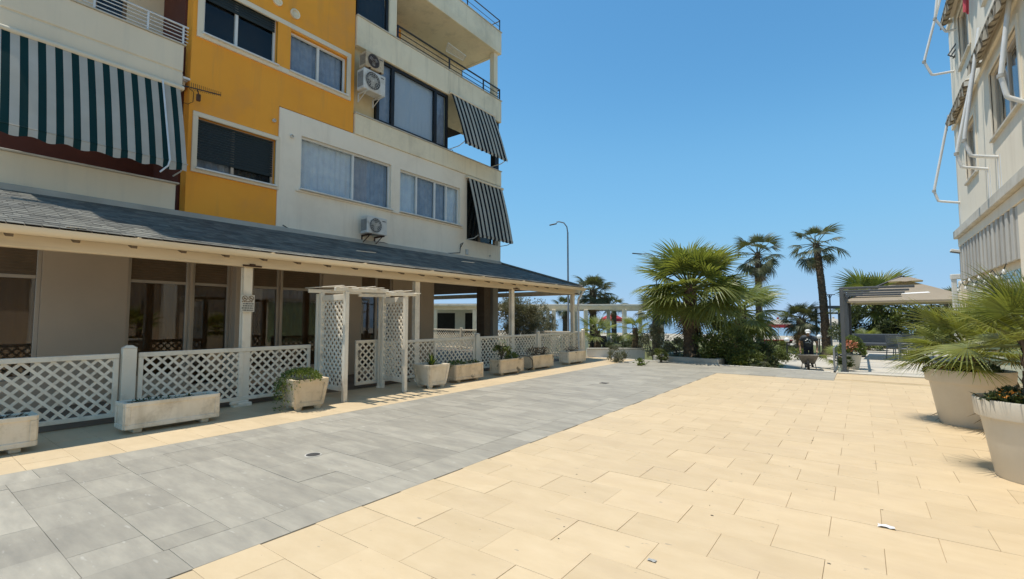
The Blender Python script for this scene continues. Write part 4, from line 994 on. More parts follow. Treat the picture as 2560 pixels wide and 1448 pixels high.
def palm(name, label, base, h, r0, kind, nfr, scale, seed, lean=(0,0), el=(80, -35), dead=0, boots=True, group='fan palms', r1=None, flare=1.25, top_only=False):
    rg = random.Random(seed); t = thing(name, label, 'palm tree' if h > .6 else 'palm', base, 0, group)
    m, b = trunk_mesh(h, r0, r1 or r0*.85, seed, lean, boots, flare=flare)
    tr = m.build('trunk', m_trunk, t, smooth=False, local=True)
    if b.v: tag(b.build('leaf_bases', m_trunk, tr, recalc=False, local=True), kind='stuff')
    top = Vector((lean[0], lean[1], h)); L = fronds(kind)
    for i in range(nfr+dead):
        isd = i >= nfr
        q = i/max(1, nfr-1) if not isd else 1
        e = R(el[0]+(el[1]-el[0])*q**.85+rg.uniform(-9, 9)) if not isd else R(rg.uniform(-84, -58))
        a = i*2.39996+rg.uniform(-.25, .25)
        me = rg.choice(L) if not isd else rg.choice(fronds('dead'))
        o = link('frond' if not isd else 'dead_frond', me, t)
        d = Vector((math.cos(a)*math.cos(e), math.sin(a)*math.cos(e), math.sin(e)))
        xax = Vector((-math.sin(a), math.cos(a), 0)).cross(Vector((0,0,1))).cross(Vector((0,0,1)))
        side = d.cross(Vector((0,0,1)))
        if side.length < .05: side = Vector((1,0,0))
        side.normalize(); up_ = side.cross(d)
        tw = rg.gauss(0, .28); side2 = side*math.cos(tw)+up_*math.sin(tw); up2 = side2.cross(d)
        s_ = scale*rg.uniform(.82, 1.1)*(.8 if q < .12 and not isd else 1)
        mt = Matrix((side2, d, up2)).transposed().to_4x4()
        zoff = -(.25*q*scale*.6) if not isd else -rg.uniform(.2, .65)*scale
        o.matrix_local = Matrix.Translation(top+Vector((0,0,zoff))+Vector((d.x, d.y, 0))*r0*.5) @ mt @ Matrix.Scale(s_, 4)
    return t
def gbase(x, y, z, d=None):
    p = at(x, 810, d) if d else onZ(x, y, z); return Vector((p.x, p.y, z))
b = gbase(1728, 893, .1); palm('fan_palm', 'large bright green fan palm rising from the long grey kerbed bed', b, 2.65, .26, 'big', 46, 1.32, 101, el=(84, -36), dead=8)
b = gbase(1852, 0, -.4, 20.5); palm('fan_palm', 'fan palm half hidden behind the right side of the largest palm', b, 2.35, .24, 'big', 28, 1.2, 102, el=(70, -45), dead=18)
b = gbase(1899, 0, -.6, 29); palm('tall_palm', 'tall dusty fan palm left of the tallest one, above the largest palm', b, 6.15, .21, 'tall', 26, 1.22, 103, el=(84, -66), dead=7, r1=.15)
b = gbase(2064, 0, -.6, 27); palm('tall_palm', 'tallest fan palm with a bare shaggy leaning trunk against the sky', b, 6.45, .22, 'tall', 23, 1.25, 104, lean=(-.30,-.22), el=(84, -60), dead=1, r1=.16, flare=2.1)
b = gbase(2003, 0, -.6, 28); palm('fan_palm', 'squat fan palm with a brown skirt standing behind the man', b, 2.1, .28, 'dusty', 34, 1.0, 105, el=(80, -40), dead=26)
b = gbase(1483, 0, -.6, 34); palm('fan_palm', 'dusty fan palm showing above the left part of the white pergola', b, 4.2, .26, 'dusty', 30, 1.3, 106, el=(80, -45), dead=6)
b = gbase(1535, 0, -.6, 40); palm('fan_palm', 'small distant palm crown above the pergola beam', b, 3.3, .22, 'dusty', 18, .9, 107, dead=3)
b = gbase(1413, 0, -.6, 40); palm('fan_palm', 'distant palm tip left of the veranda corner post', b, 3.2, .22, 'dusty', 16, .9, 117, dead=3)
b = gbase(1494, 890, -.05); palm('young_palm', 'young palm with upright fronds beside the far end of the fence', b, 1.05, .13, 'mid', 11, .85, 108, el=(86, -10), dead=5)
b = gbase(1589, 892, -.02); palm('young_palm', 'young palm with a bare slender trunk and few thin fronds', b, 1.15, .115, 'mid', 9, .62, 109, el=(75, -35), dead=4)
b = gbase(2195, 0, -.4, 25); palm('fan_palm', 'fan palm rising behind the taupe cantilever umbrella', b, 2.9, .26, 'mid', 26, 1.75, 110, el=(80, -25), dead=4)
b = gbase(2376, 0, -.4, 27); palm('fan_palm', 'dark palm crown half hidden by the cream building corner', b, 2.7, .24, 'dusty', 22, 1.15, 111, dead=4)
b = gbase(2166, 0, .0, 22.5); palm('young_palm', 'low pale fan palm on the terrace under the umbrella', b, .55, .11, 'mid', 14, .75, 112, el=(70, -30), dead=2)
b = gbase(2092, 0, -.4, 19.5); palm('young_palm', 'low fan palm leaves beside the path and grey pergola posts', b, .35, .10, 'mid', 9, .7, 113, el=(60, -15))
b = gbase(1640, 0, -.55, 30); palm('fan_palm', 'dry palm standing behind the left side of the largest palm', b, 2.6, .24, 'dusty', 20, 1.1, 114, dead=12)

# ------------------------------------------------------------------ shrubs and trees of the garden
def shrub(name, label, x, d, zb, rx, rz, mat, n, size, seed, clumps=16, ry=None, group=None, stem=True, cat='shrub', asp=2.2):
    b = gbase(x, 0, zb, d); ps = [('foliage', leaf_cloud(n, (0,0,rz*1.02,rx,ry or rx,rz), size, seed, clumps=clumps, aspect=asp), mat)]
    if stem: ps.insert(0, ('stems', stems(9, (0,0,-.05), rz*1.5, rx*.7, .02, seed), m_bark))
    return plant(name, label, cat, b, ps, group)
shrub('green_bush', 'large glossy green bush right of the largest palm trunk', 1800, 16.6, -.35, .95, .82, m_bush, 6200, .11, 201, 34)
shrub('green_bush', 'lower front lobe of glossy green bush at the plaza edge', 1856, 15.7, -.35, .55, .45, m_bush, 2600, .10, 202, 18)
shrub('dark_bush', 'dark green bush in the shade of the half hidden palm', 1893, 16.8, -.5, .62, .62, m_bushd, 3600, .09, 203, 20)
shrub('green_bush', 'lighter rounded bush at the left edge of the pale path', 1930, 18.2, -.55, .62, .62, m_bush, 3000, .085, 204, 18)
shrub('low_shrub', 'small grey green tuft at the foot of the bushes near the kerb', 1890, 15.2, -.2, .55, .16, m_greyleaf, 900, .07, 205, 12)
shrub('grey_shrub', 'grey leaved shrub between the slender young palm and a white post', 1632, 18.2, -.15, .50, .72, m_greyleaf, 2600, .07, 206, 22)
shrub('grey_shrub', 'loose silvery shrub in front of the low white wall', 1543, 16.6, -.1, .42, .34, m_greyleaf, 1300, .07, 207, 14)
shrub('small_bush', 'small bright green bush in the kerbed bed left of the largest trunk', 1652, 16.4, .05, .24, .22, m_bush, 700, .07, 208, 8)
shrub('low_shrub', 'low weeds at the left end of the kerbed bed', 1603, 15.4, -.05, .25, .12, m_succ, 420, .07, 209, 6)
shrub('bed_shrub', 'thin leggy shrub in the kerbed bed beside the largest trunk', 1690, 17.6, .05, .35, .35, m_greyleaf, 700, .07, 210, 10)
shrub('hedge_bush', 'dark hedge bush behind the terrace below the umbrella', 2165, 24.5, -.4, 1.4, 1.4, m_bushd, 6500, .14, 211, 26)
shrub('hedge_bush', 'brownish overgrown bush at the back of the terrace', 2265, 23.5, -.3, 1.5, 1.35, m_bush, 6500, .14, 212, 26)
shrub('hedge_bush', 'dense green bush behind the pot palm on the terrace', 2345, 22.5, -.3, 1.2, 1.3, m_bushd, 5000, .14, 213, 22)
shrub('garden_bush', 'green verge bush on the left of the path further back', 1965, 24, -.6, .8, .38, m_bush, 1800, .1, 214, 14)
shrub('garden_bush', 'clipped grey hedge near the pergola posts', 1690, 24, -.55, .9, .55, m_bushd, 2400, .1, 215, 16)
shrub('garden_bush', 'dark bush behind the slender young palm', 1555, 24, -.5, .8, .6, m_bushd, 2200, .1, 216, 16)
b = gbase(1300, 0, 0, 20.5); t = thing('olive_tree', 'grey green olive tree standing behind the veranda end', 'tree', b)
stems(7, (0,0,0), 1.7, .75, .06, 220).build('trunk', m_bark, t, recalc=False, local=True)
leaf_cloud(14000, (0,0,1.5,1.2,1.1,1.05), .10, 221, aspect=3.0, clumps=60, hollow=.15).build('crown', m_olive, t, recalc=False, local=True)
b = gbase(1352, 0, 0, 22); t = thing('olive_tree', 'smaller olive tree right behind the veranda corner', 'tree', b)
stems(5, (0,0,0), 1.2, .5, .05, 222).build('trunk', m_bark, t, recalc=False, local=True)
leaf_cloud(5200, (0,0,1.15,.8,.8,.85), .10, 223, aspect=4, clumps=26, hollow=.2).build('crown', m_olive, t, recalc=False, local=True)
# grey kerbed bed, low white wall
s = MB(); a, b_ = onZ(1612, 905, 0), onZ(1782, 917, 0); a.y = 16.9; b_.y = 16.5
bed = thing('planting_bed', 'long low grey concrete planting bed at the foot of the largest palm', 'planter', (a.x, a.y, 0))
MB().prism([(a.x, a.y), (b_.x, b_.y), (b_.x+.02, b_.y+.22), (a.x+.02, a.y+.22)], -.5, .17).build('front_wall', m_concrete, bed)
MB().prism([(a.x, a.y+.23), (a.x+.2, a.y+.23), (a.x+.2, a.y+3), (a.x, a.y+3)], -.5, .165).build('side_wall', m_concrete, bed)
MB().prism([(b_.x-.2, b_.y+.24), (b_.x, b_.y+.24), (b_.x, b_.y+3), (b_.x-.2, b_.y+3)], -.5, .165).build('side_wall', m_concrete, bed)
MB().prism([(a.x+.1, a.y+.2), (b_.x-.1, b_.y+.2), (b_.x-.1, b_.y+3), (a.x+.1, a.y+3)], -.5, .1).build('soil', m_grass, bed)
w0, w1_ = at(1468, 882, 18.5), at(1612, 886, 18.5); d_ = (w1_-w0); 
lw = thing('low_wall', 'low white garden wall behind the two young palms', 'wall', (w0.x, w0.y, -.5))
n2 = Vector((-d_.y, d_.x, 0)).normalized()*.2
MB().prism([(w0.x, w0.y), (w1_.x, w1_.y), (w1_.x+n2.x, w1_.y+n2.y), (w0.x+n2.x, w0.y+n2.y)], -.5, .30).build('body', m_whitepvc, lw)
MB().prism([(w0.x, w0.y-.03), (w1_.x, w1_.y-.03), (w1_.x+n2.x, w1_.y+n2.y+.03), (w0.x+n2.x, w0.y+n2.y+.03)], .302, .345).build('coping', m_kerb, lw)

# ------------------------------------------------------------------ white pergola restaurant behind the garden (faces the plaza corner)
pc = at(1360, 797, 30); pg = thing('white_pergola', 'long white flat roofed pergola of the restaurant behind the garden', 'pergola', (pc.x, pc.y, -.55), YAW)
def PP(nm, mb, mt=m_whitepaint, par=None): return mb.build(nm, mt, par or pg, local=True)
PP('beam', MB().box(-8, 8.6, -.08, .08, 2.62, 2.85, .01)); PP('fascia', MB().box(-8, 8.6, -.3, -.24, 2.83, 2.96, .01)); PP('beam', MB().box(-8, 8.6, 4.9, 5.06, 2.62, 2.85, .01))
me = MB(); me.box(-.05, .05, -.28, 5.3, 2.852, 2.96, .01); me = me.mesh('rafter', m_whitepaint)
for i in range(24):
    o = link('rafter', me, pg); o.location = (-7.8+i*.71, 0, 0)
me = MB(); me.box(-.12, .12, -.12, .12, 0, 2.618, .012); me = me.mesh('post', m_whitepaint)
for x in (-6.9, -4.4, -1.9, .62, 2.65, 5.1, 7.45):
    for y in (0, 4.98):
        o = link('post', me, pg); o.location = (x, y, 0)
PP('roof_sheet', MB().box(-8, -2.2, -.25, 5.3, 2.965, 3.0), m_concrete)
cb = at(1150, 797, 33); cab = thing('restaurant_cabin', 'white restaurant cabin with black window openings seen through the veranda', 'building', (cb.x, cb.y, -.55), YAW)
def PC(nm, mb, mt): return mb.build(nm, mt, cab, local=True)
w_ = MB()
for (x0, x1, z0, z1) in ((-2.4,2.4,0,.85),(-2.4,2.4,2.45,2.9),(-2.4,-2.05,.85,2.45),(-.35,.35,.85,2.45),(2.1,2.4,.85,2.45)): w_.box(x0, x1, 0, .12, z0, z1)
PC('wall', w_, m_whitepvc); PC('window', MB().box(-2.05, -.35, .08, .1, .85, 2.45), m_blackpvc); PC('window', MB().box(.35, 2.1, .08, .1, .85, 2.45), m_blackpvc)
PC('body', MB().box(-2.4, 2.4, .12, 3, 0, 2.9), m_dark); PC('roof', MB().box(-2.6, 2.6, -.2, 3.2, 2.9, 3.0), m_whitepvc); PC('counter', MB().box(-2.1, -.3, -.14, 0, .85, .92), m_whitepvc)
def table(label, p, rz, group):
    t = thing('dining_table', label, 'table', p, rz, group)
    MB().box(-.42, .42, -.42, .42, .72, .76, .01).build('top', m_wicker, t, local=True)
    for sx in (-1, 1):
        for sy in (-1, 1): MB().box(sx*.36-.03, sx*.36+.03, sy*.36-.03, sy*.36+.03, 0, .72).build('leg', m_wicker, t, local=True)
spots = [(1.8, 1.2), (3.7, 1.4), (5.9, 1.3), (1.9, 3.4), (4.2, 3.5), (6.6, 3.4), (-1.0, 1.6)]
rt = Matrix.Rotation(YAW, 3, 'Z'); nm8 = ['first', 'second', 'third']
for i, (x, y) in enumerate(spots):
    p = Vector((pc.x, pc.y, -.55)) + rt @ Vector((x, y, 0))
    table('dark square restaurant table under the white pergola', p, YAW, 'restaurant tables under the pergola')
    for k, (dx, dy, rz) in enumerate(((.72, 0, -1.57), (-.72, 0, 1.57), (0, .75, 0), (0, -.75, 3.14))):
        q = p + rt @ Vector((dx, dy, 0)); chair('dark wicker restaurant chair at a table under the white pergola', q, YAW+rz, m_wicker, 'restaurant chairs under the pergola', 1.0)

# ------------------------------------------------------------------ street lamps
def lamp(label, x, d, h, arms, r=.06, zb=-.6):
    b = gbase(x, 0, zb, d); t = thing('street_lamp', label, 'street lamp', b, YAW)
    m = MB(); m.tube([(0,0,0), (0,0,.9), (0,0,.92), (0,0,h-.6)], [r*1.5, r*1.4, r, r*.75], 10); m.build('pole', m_lampm, t, smooth=True, local=True)
    MB().box(-.18, .18, -.18, .18, -.02, .06, .02).build('base_plate', m_lampm, t, local=True)
    for (sx, L, dr) in arms:
        m = MB(); m.tube([(0,0,h-.65), (sx*.05,0,h-.3), (sx*.22,0,h-.07), (sx*.5,0,h), (sx*L*.62,0,h-.03)], r*.6, 8); a = m.build('arm', m_lampm, t, smooth=True, local=True)
        m = MB(); m.obox((sx*L*.8, 0, h-.05-dr*.5), (L*.42, .16, .06), Matrix.Rotation(sx*dr, 3, 'Y'), .02); m.build('lamp_head', m_led, a, local=True)
lamp('single arm street lamp rising behind the veranda corner', 1421, 27, 7.7, [(-1, 1.05, .22)])
lamp('double arm street lamp beside the crown of the largest palm', 1643, 31, 6.4, [(-1, 1.55, -.08), (1, 1.3, -.08)], .05)
b = gbase(2077, 0, -.8, 36); t = thing('promenade_lamp', 'slim dark promenade lamp with a flat head near the tallest palm', 'street lamp', b, YAW)
m = MB(); m.tube([(0,0,0), (0,0,4.1)], [.07,.05], 8); m.build('pole', m_steel, t, local=True); MB().box(-.35, .35, -.1, .1, 4.1, 4.16, .01).build('head', m_steel, t, local=True)
m = MB(); m.tube([(0,0,3.8),(-.15,0,4.1)], .025, 6); m.tube([(0,0,3.8),(.15,0,4.1)], .025, 6); m.build('strut', m_steel, t, local=True)
for (x, y, d, lb) in ((1967, 850, 23, 'white globe garden lamp on a short post left of the path'), (2048, 842, 25, 'white globe garden lamp behind the man'), (2151, 841, 22, 'white globe garden lamp on the terrace below the umbrella')):
    p = at(x, y, d); t = thing('globe_lamp', lb, 'garden lamp', (p.x, p.y, -.58), 0, 'globe garden lamps'); h = p.z+.58
    m = MB(); m.tube([(0,0,0),(0,0,h-.08)], .03, 8); m.build('post', m_rail_d, t, local=True)
    m = MB(); m.lathe([(.12*math.sin(k*math.pi/8)+.001, -.12*math.cos(k*math.pi/8)) for k in range(9)], (0,0,h), 14); m.build('globe', m_lampw, t, smooth=True, local=True)
    m = MB(); m.lathe([(.05,0),(.07,.03),(.05,.05)], (0,0,h-.14), 10); m.build('collar', m_rail_d, t, local=True)

# ------------------------------------------------------------------ cream building on the right
XR = 2.3
rb = thing('cream_building', 'sunlit cream building with pipe awning frames at the right edge', 'building', (XR, 14, 0))
YF, YN = 17.95, 2.0
wins = [(11.3, 13.4, 5.15, 6.5), (15.1, 16.4, 4.95, 6.3), (7.4, 9.6, 5.15, 6.5), (11.3, 13.4, 8.05, 9.4), (15.1, 16.4, 7.95, 9.3), (7.4, 9.6, 8.05, 9.4), (3.5, 5.6, 5.15, 6.5), (3.5, 5.6, 8.05, 9.4)]
def rwall(y0, y1, z0, z1, holes):
    m = holed(y0, y1, z0, z1, holes, 0, .16); m.v = [(XR-x, y, z) for x, y, z in m.v]; return m
rwall(YN, YF, 3.95, 12.4, wins).build('wall', m_rbcream, rb)
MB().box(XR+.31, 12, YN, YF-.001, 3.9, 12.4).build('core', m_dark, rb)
MB().box(XR+.302, 12, YF-.0, YF+.02, 0, 12.4).build('end_wall', m_rbcream, rb)
MB().box(XR-.14, XR+.3, YN, YF+.06, 3.72, 3.945, .02).build('ledge', m_kerb, rb)
MB().box(XR-.05, XR+.3, YN, YF+.02, 3.5, 3.718, .01).build('ledge_base', m_rbcream, rb)
for z in (6.82, 9.7): MB().box(XR-.05, XR+.2, YN, YF+.03, z, z+.14, .012).build('string_course', m_rbcream, rb)
for (y0, y1, z0, z1) in wins:
    f = MB(); bw = .06
    for (a, b, c, d) in ((y0, y0+bw, z0, z1), (y1-bw, y1, z0, z1), (y0+bw, y1-bw, z0, z0+bw), (y0+bw, y1-bw, z1-bw, z1), ((y0+y1)/2-.04, (y0+y1)/2+.04, z0+bw, z1-bw)): f.box(XR+.06, XR+.12, a, b, c, d, .006)
    w = f.build('window', m_alu, rb)
    for (a, b) in ((y0+bw, (y0+y1)/2-.04), ((y0+y1)/2+.04, y1-bw)): MB().box(XR+.085, XR+.093, a-.004, b+.004, z0+bw-.004, z1-bw+.004).build('pane', m_glass, w)
    MB().box(XR+.2, XR+.22, y0, y1, z0, z1).build('blind', m_curtain2, w)
    t = MB(); t.box(XR-.06, XR+.1, y0-.08, y1+.08, z0-.06, z0-.005, .01); t.build('sill', m_kerb, w)
    t = MB(); k = .12
    for (a, b, c, d) in ((y0-k, y0, z0, z1), (y1, y1+k, z0, z1), (y0-k, y1+k, z1, z1+k)): t.box(XR-.025, XR+.02, a, b, c, d, .006)
    t.build('surround', m_rbcream, w)
# ribbed hanging panels below the ledge, one by one
rgp = random.Random(9); y = 11.9; k = 0
while y < 17.85:
    w = .20; m = MB(); dx = .03*(k % 2); zb = 2.55
    m.box(XR-.02-dx, XR+.03-dx, y, y+w-.012, zb, 3.495, .008); m.build('rib_panel', m_ribA, rb); y += w; k += 1
MB().box(XR+.06, XR+.3, 11.9, YF, 0, 3.5).build('ground_floor_wall', m_rbcream, rb)
g = MB(); g.box(XR+.02, XR+.05, 12.2, 17.6, .3, 2.4); g.build('shop_window', m_glassg, rb)
MB().box(XR-.1, XR+.3, 17.7, 17.94, 0, 2.54, .015).build('corner_pier', m_rbcream, rb)
MB().box(XR-.03, XR+.3, 11.2, 11.88, 0, 3.5, .015).build('pier', m_rbcream, rb)
MB().box(XR+.35, 12, YN, 11.5, 0, 3.5).build('recess_wall', m_taupe, rb)
MB().box(XR-.0, XR+.36, YN, 11.49, 3.3, 3.49).build('recess_ceiling', m_taupe, rb)
for yq in (3.5, 7.6): MB().box(XR-.05, XR+.34, yq, yq+.5, 0, 3.29, .015).build('pier', m_rbcream, rb)
# white porch frame at the far corner
pf_ = thing('porch_frame', 'small white porch frame at the far corner of the cream building', 'porch', (1.9, 18.3, 0))
MB().box(2.10, 2.21, 18.2, 18.31, 0, 2.62, .01).build('post', m_whitepvc, pf_); MB().box(2.08, 3.2, 18.18, 18.33, 2.622, 2.76, .01).build('beam', m_whitepvc, pf_); MB().box(2.212, 3.2, 18.22, 18.28, 1.9, 2.0, .01).build('rail', m_whitepvc, pf_)
# awning frames of pipe: each folds out from the wall in its own plane
def pipe_frame(label, Y, path, r, Yb=None, attach=None, roll=None):
    pts = [onY(x, y, Y) for x, y in path]; t = thing('awning_frame', label, 'awning frame', (XR, Y, pts[-1].z), 0, 'pipe awning frames on the cream building')
    sm = []
    for i in range(len(pts)):                           # round the elbows
        if 0 < i < len(pts)-1: sm += [pts[i].lerp(pts[i-1], .16), pts[i].lerp(pts[i-1], .04), pts[i].lerp(pts[i+1], .10)]
        else: sm.append(pts[i])
    m = MB(); m.tube(sm, r*.92, 14); m.build('arm', m_rail_w, t, smooth=True)
    j = MB(); j.tube([pts[1]+Vector((0,0,.03)), pts[1]+Vector((0,0,-.03))], r*1.3, 14); j.build('joint', m_acfan, t, smooth=True)
    if attach:
        a = pts[-1]; m = MB(); m.tube([a+Vector((0,0,.02)), a+Vector((0,0,-attach))], r*.8, 6); m.tube([a+Vector((0,-.18,.02)), a+Vector((0,-.18,-attach))], r*.6, 6); m.build('wall_rail', m_rail_w, t)
    return t
pipe_frame('highest pipe awning frame jutting into the sky at the far corner', 17.4, [(2357, -30), (2310, 155), (2330, 188), (2386, 178)], .035)
pipe_frame('upper pipe arm crossing the topmost frame with a knuckle joint', 16.6, [(2348, -60), (2337, 48), (2365, 80), (2428, 62)], .032)
pipe_frame('lowest pipe awning frame hanging beside the far building corner', 17.68, [(2372, 288), (2335, 478), (2346, 503), (2402, 507)], .035, attach=.75)
pipe_frame('middle pipe awning frame between the two lower windows', 14.08, [(2434, 170), (2391, 385), (2405, 418), (2472, 423)], .034, attach=.7)
pipe_frame('long pipe awning frame nearest the first lower window', 13.15, [(2448, 70), (2410, 352), (2428, 390), (2497, 393)], .036, attach=.75)
pipe_frame('thickest pipe awning frame at the extreme right picture edge', 11.19, [(2525, -20), (2502, 190), (2518, 243), (2566, 256)], .04)
# rolled awnings under the upper window heads
def rolled(label, y0, y1, z, xo):
    t = thing('rolled_awning', label, 'awning', (XR-xo, (y0+y1)/2, z), 0, 'rolled awnings on the cream building')
    m = MB(); m.tube([(XR-xo, y0, z), (XR-xo, y1, z)], .085, 10); m.build('roll', m_aw_rb, t, smooth=True)
    n = int((y1-y0)*14); m = MB()
    m.sheet(lambda i, j: (XR-xo-.07+.03*math.sin(i*.9)*j/2, y0+(y1-y0)*i/n, z-.03-(.17+.05*math.cos(i*.55))*j/2), n, 2); m.build('valance', m_aw_rb, t, smooth=True, recalc=False)
    m = MB(); m.box(XR-xo-.05, XR-.02, y0-.03, y0, z-.05, z+.05); m.box(XR-xo-.05, XR-.02, y1, y1+.03, z-.05, z+.05); m.build('bracket', m_acbody, t)
    m = MB(); m.box(XR-xo-.02, XR-.0, y0, y1, z+.09, z+.115, .008); m.build('hood', m_rbcream, t)
rolled('rolled striped awning over the far lower window', 14.6, 17.3, 6.85, .17); rolled('rolled striped awning over the near lower window', 10.4, 13.9, 6.95, .18)
rolled('rolled striped awning high on the cream building', 10.2, 17.0, 9.55, .2)
m = MB(); _tw = [onY(2405, -60, 14.6), onY(2424, -60, 14.6), onY(2422, 36, 14.6), onY(2408, 30, 14.6)]; m.sheet(lambda i, j: _tw[0].lerp(_tw[1], i/4).lerp(_tw[3].lerp(_tw[2], i/4), j/5)+Vector((0, .03*math.sin(i*1.9+j*.4), 0)), 4, 5); tag(m.build('red_towel', m_redcloth, recalc=False), 'red towel hanging high on the cream building at the top edge', 'towel')
m = MB(); 
t = thing('clothes_line', 'dark folded clothes rack hanging from the upper window of the cream building', 'drying rack', (XR-.2, 16.8, 7.6))
a, b = onY(2432, 48, 16.9), onY(2370, 138, 16.9)
for k in range(4): m.tube([a+Vector((.04*k, .1*k, -.02*k)), b+Vector((.06*k, .1*k, -.02*k))], .018, 6)
m.tube([a, a+Vector((.2,.3,.0))], .015, 6); m.tube([b, b+Vector((.2,.3,-.0))], .015, 6); m.build('bars', m_steel, t)
fl_ = thing('floodlight', 'white floodlight on a short arm at the far corner under the ledge', 'lamp', (XR, 17.8, 3.3)); p = onY(2390, 628, 17.8)
m = MB(); m.tube([(XR+.02, 17.8, p.z+.04), (p.x+.08, 17.8, p.z+.02)], .025, 6); m.build('arm', m_whitepvc, fl_); m = MB(); m.obox((p.x, 17.8, p.z), (.24, .2, .07), Matrix.Rotation(.25, 3, 'Y'), .01); m.build('head', m_whitepvc, fl_); m = MB(); m.obox((p.x-.02, 17.8, p.z-.042), (.2, .16, .012), Matrix.Rotation(.25, 3, 'Y')); m.build('lens', m_led, fl_)
sl_ = thing('string_lights', 'string of bulbs looping along the ribbed panels of the cream building', 'string lights', (2.1, 15, 2.6))
m = MB(); pts = [Vector((2.15, 12.2+i*.19, 2.5-.18*abs(math.sin(i*.5)))) for i in range(29)]; m.tube(pts, .008, 5); m.build('wire', m_cable, sl_)
bme = MB(); bme.lathe([(.012,.05),(.02,.04),(.035,0),(.028,-.03),(.001,-.045)], (0,0,0), 8); bme = bme.mesh('bulb', m_lampw, True)
for q in pts[1::3]: o = link('bulb', bme, sl_); o.location = q-Vector((2.1, 15, 2.6))-Vector((0,0,.05))

# ------------------------------------------------------------------ two big pots with fan palms at the right
def big_pot(label, loc, h, rt, rbm, seed, scale, nfr, fl_label, palm_label, cover_label, el):
    t = thing('round_pot', label, 'flower pot', loc, 0, 'big round pots')
    m = MB(); k = .17*h/.75
    prof = [(rbm*.97, 0), (rbm, .015), (rt*.885, h-k-.005), (rt*.965, h-k), (rt*.97, h-k+.01), (rt*1.0, h-.012), (rt*.992, h), (rt*.95, h), (rt*.94, h-.01), (rt*.86, h-.12)]
    m.lathe(prof, (0,0,0), 48); m.build('body', m_pot, t, smooth=True, local=True)
    m = MB(); m.lathe([(rt*.9, h-.10), (rt*.5, h-.075), (.001, h-.06)], (0,0,0), 24); m.build('soil', m_soil, t, local=True)
    return t
PN, PF_ = (1.30, 6.52, 0), (1.20, 9.36, 0)
big_pot('nearest big round taupe pot cut off by the right picture edge', PN, .74, .45, .315, 1, 1, 1, '', '', '', 0)
big_pot('second big round taupe pot standing behind the nearest one', PF_, .78, .49, .34, 2, 1, 1, '', '', '', 0)
palm('potted_palm', 'fan palm growing in the nearest big pot', (PN[0], PN[1], .66), .70, .09, 'pot', 19, .84, 301, el=(86, 2), dead=1, group='fan palms in pots')
palm('potted_palm', 'fan palm growing in the second big pot', (PF_[0], PF_[1], .66), .45, .09, 'pot', 24, .92, 302, el=(78, -14), dead=3, group='fan palms in pots')
for (P_, lb, sd_) in ((PN, 'nearest', 61), (PF_, 'second', 62)):
    plant('pot_flowers', 'orange flowers and dark leaves under the palm in the %s big pot' % lb, 'flowers', (P_[0], P_[1], .66),
          [('foliage', leaf_cloud(900, (0,0,.06,.40,.40,.13), .07, sd_, clumps=18, hollow=.3), m_bushd), ('blossoms', leaf_cloud(70, (-.22,-.16,.12,.12,.14,.05), .026, sd_+5, aspect=1.2), m_flower), ('dry_leaves', leaf_cloud(160, (.1,.1,.06,.34,.34,.14), .09, sd_+9, clumps=8), m_leafD)])

# ------------------------------------------------------------------ right terrace: grey pergola, umbrella, pots, chairs
gp = thing('grey_pergola', 'grey steel pergola of repeated portal frames beside the path', 'pergola', (-.42, 19, 0))
for i in range(4):
    y = 16.25+i*1.75; f = MB(); f.box(-.48, -.38, y-.05, y+.05, 0, 2.32, .008); c = f.build('column', m_steel, gp)
    f = MB(); f.box(-.48, 1.15, y-.04, y+.04, 2.322, 2.385, .008); f.build('beam', m_steel, gp)
    f = MB(); f.box(-.52, -.34, y-.09, y+.09, .02, .05); f.build('base_plate', m_steel, c)
f = MB(); f.box(-.46, -.40, 16.33, 21.4, 2.25, 2.31, .006); f.build('side_beam', m_steel, gp)
gl = thing('glass_screen', 'low glass screen at the corner of the terrace beside the path', 'glass screen', (-.62, 16.6, 0))
MB().box(-.665, -.65, 16.08, 17.9, .04, .68).build('pane', m_glassg, gl); MB().box(-.68, -.635, 16.06, 16.10, .0, .69, .004).build('edge_post', m_lampm, gl); MB().box(-.68, -.635, 17.9, 17.94, .0, .69, .004).build('edge_post', m_lampm, gl); MB().box(-.685, -.63, 16.06, 17.94, 0, .04, .004).build('shoe', m_lampm, gl)
uc = at(2268, 800, 17.6); um = thing('cantilever_umbrella', 'large taupe cantilever umbrella shading the right terrace', 'umbrella', (uc.x, uc.y, .02), -.06)
S_, ze, za = 1.78, 2.12, 2.92
def UP(nm, mb, mt, par=None, sm=False, rc=True): return mb.build(nm, mt, par or um, local=True, smooth=sm, recalc=rc)
m = MB(); n = 8
for q in range(4):
    ro = Matrix.Rotation(q*math.pi/2, 3, 'Z')
    def cp(i, j):
        u = i/n; v = -1+2*j/n; w = S_*u; sag = -.05*math.sin(u*math.pi)*(1-abs(v))
        return ro @ Vector((v*w, -w, za-(za-ze)*u**1.06+sag))
    m.sheet(lambda i, j: cp(i, j), n, n)
    m.sheet(lambda i, j: ro @ Vector(((-1+2*j/n)*S_, -S_-.004*i, ze-.07*i)), 1, n)
cnp = UP('canopy', m, m_canvas, None, False, False)
m = MB()
for q in range(4):
    ro = Matrix.Rotation(q*math.pi/2, 3, 'Z'); m.sheet(lambda i, j: ro @ Vector(((-1+j)*.5*(.3+.7*i), -.5*(.3+.7*i), za+.10-.16*i)), 1, 2)
UP('vent_cap', m, m_canvas, cnp, False, False)
m = MB()
for q in range(8):
    a = q*math.pi/4; l = S_*(1.414 if q % 2 else 1.0); d = Vector((math.sin(a)*l*.99, -math.cos(a)*l*.99, ze-.02)); m = MB(); m.tube([Vector((0,0,za-.12)), d], .014, 5); UP('rib', m, m_steel)
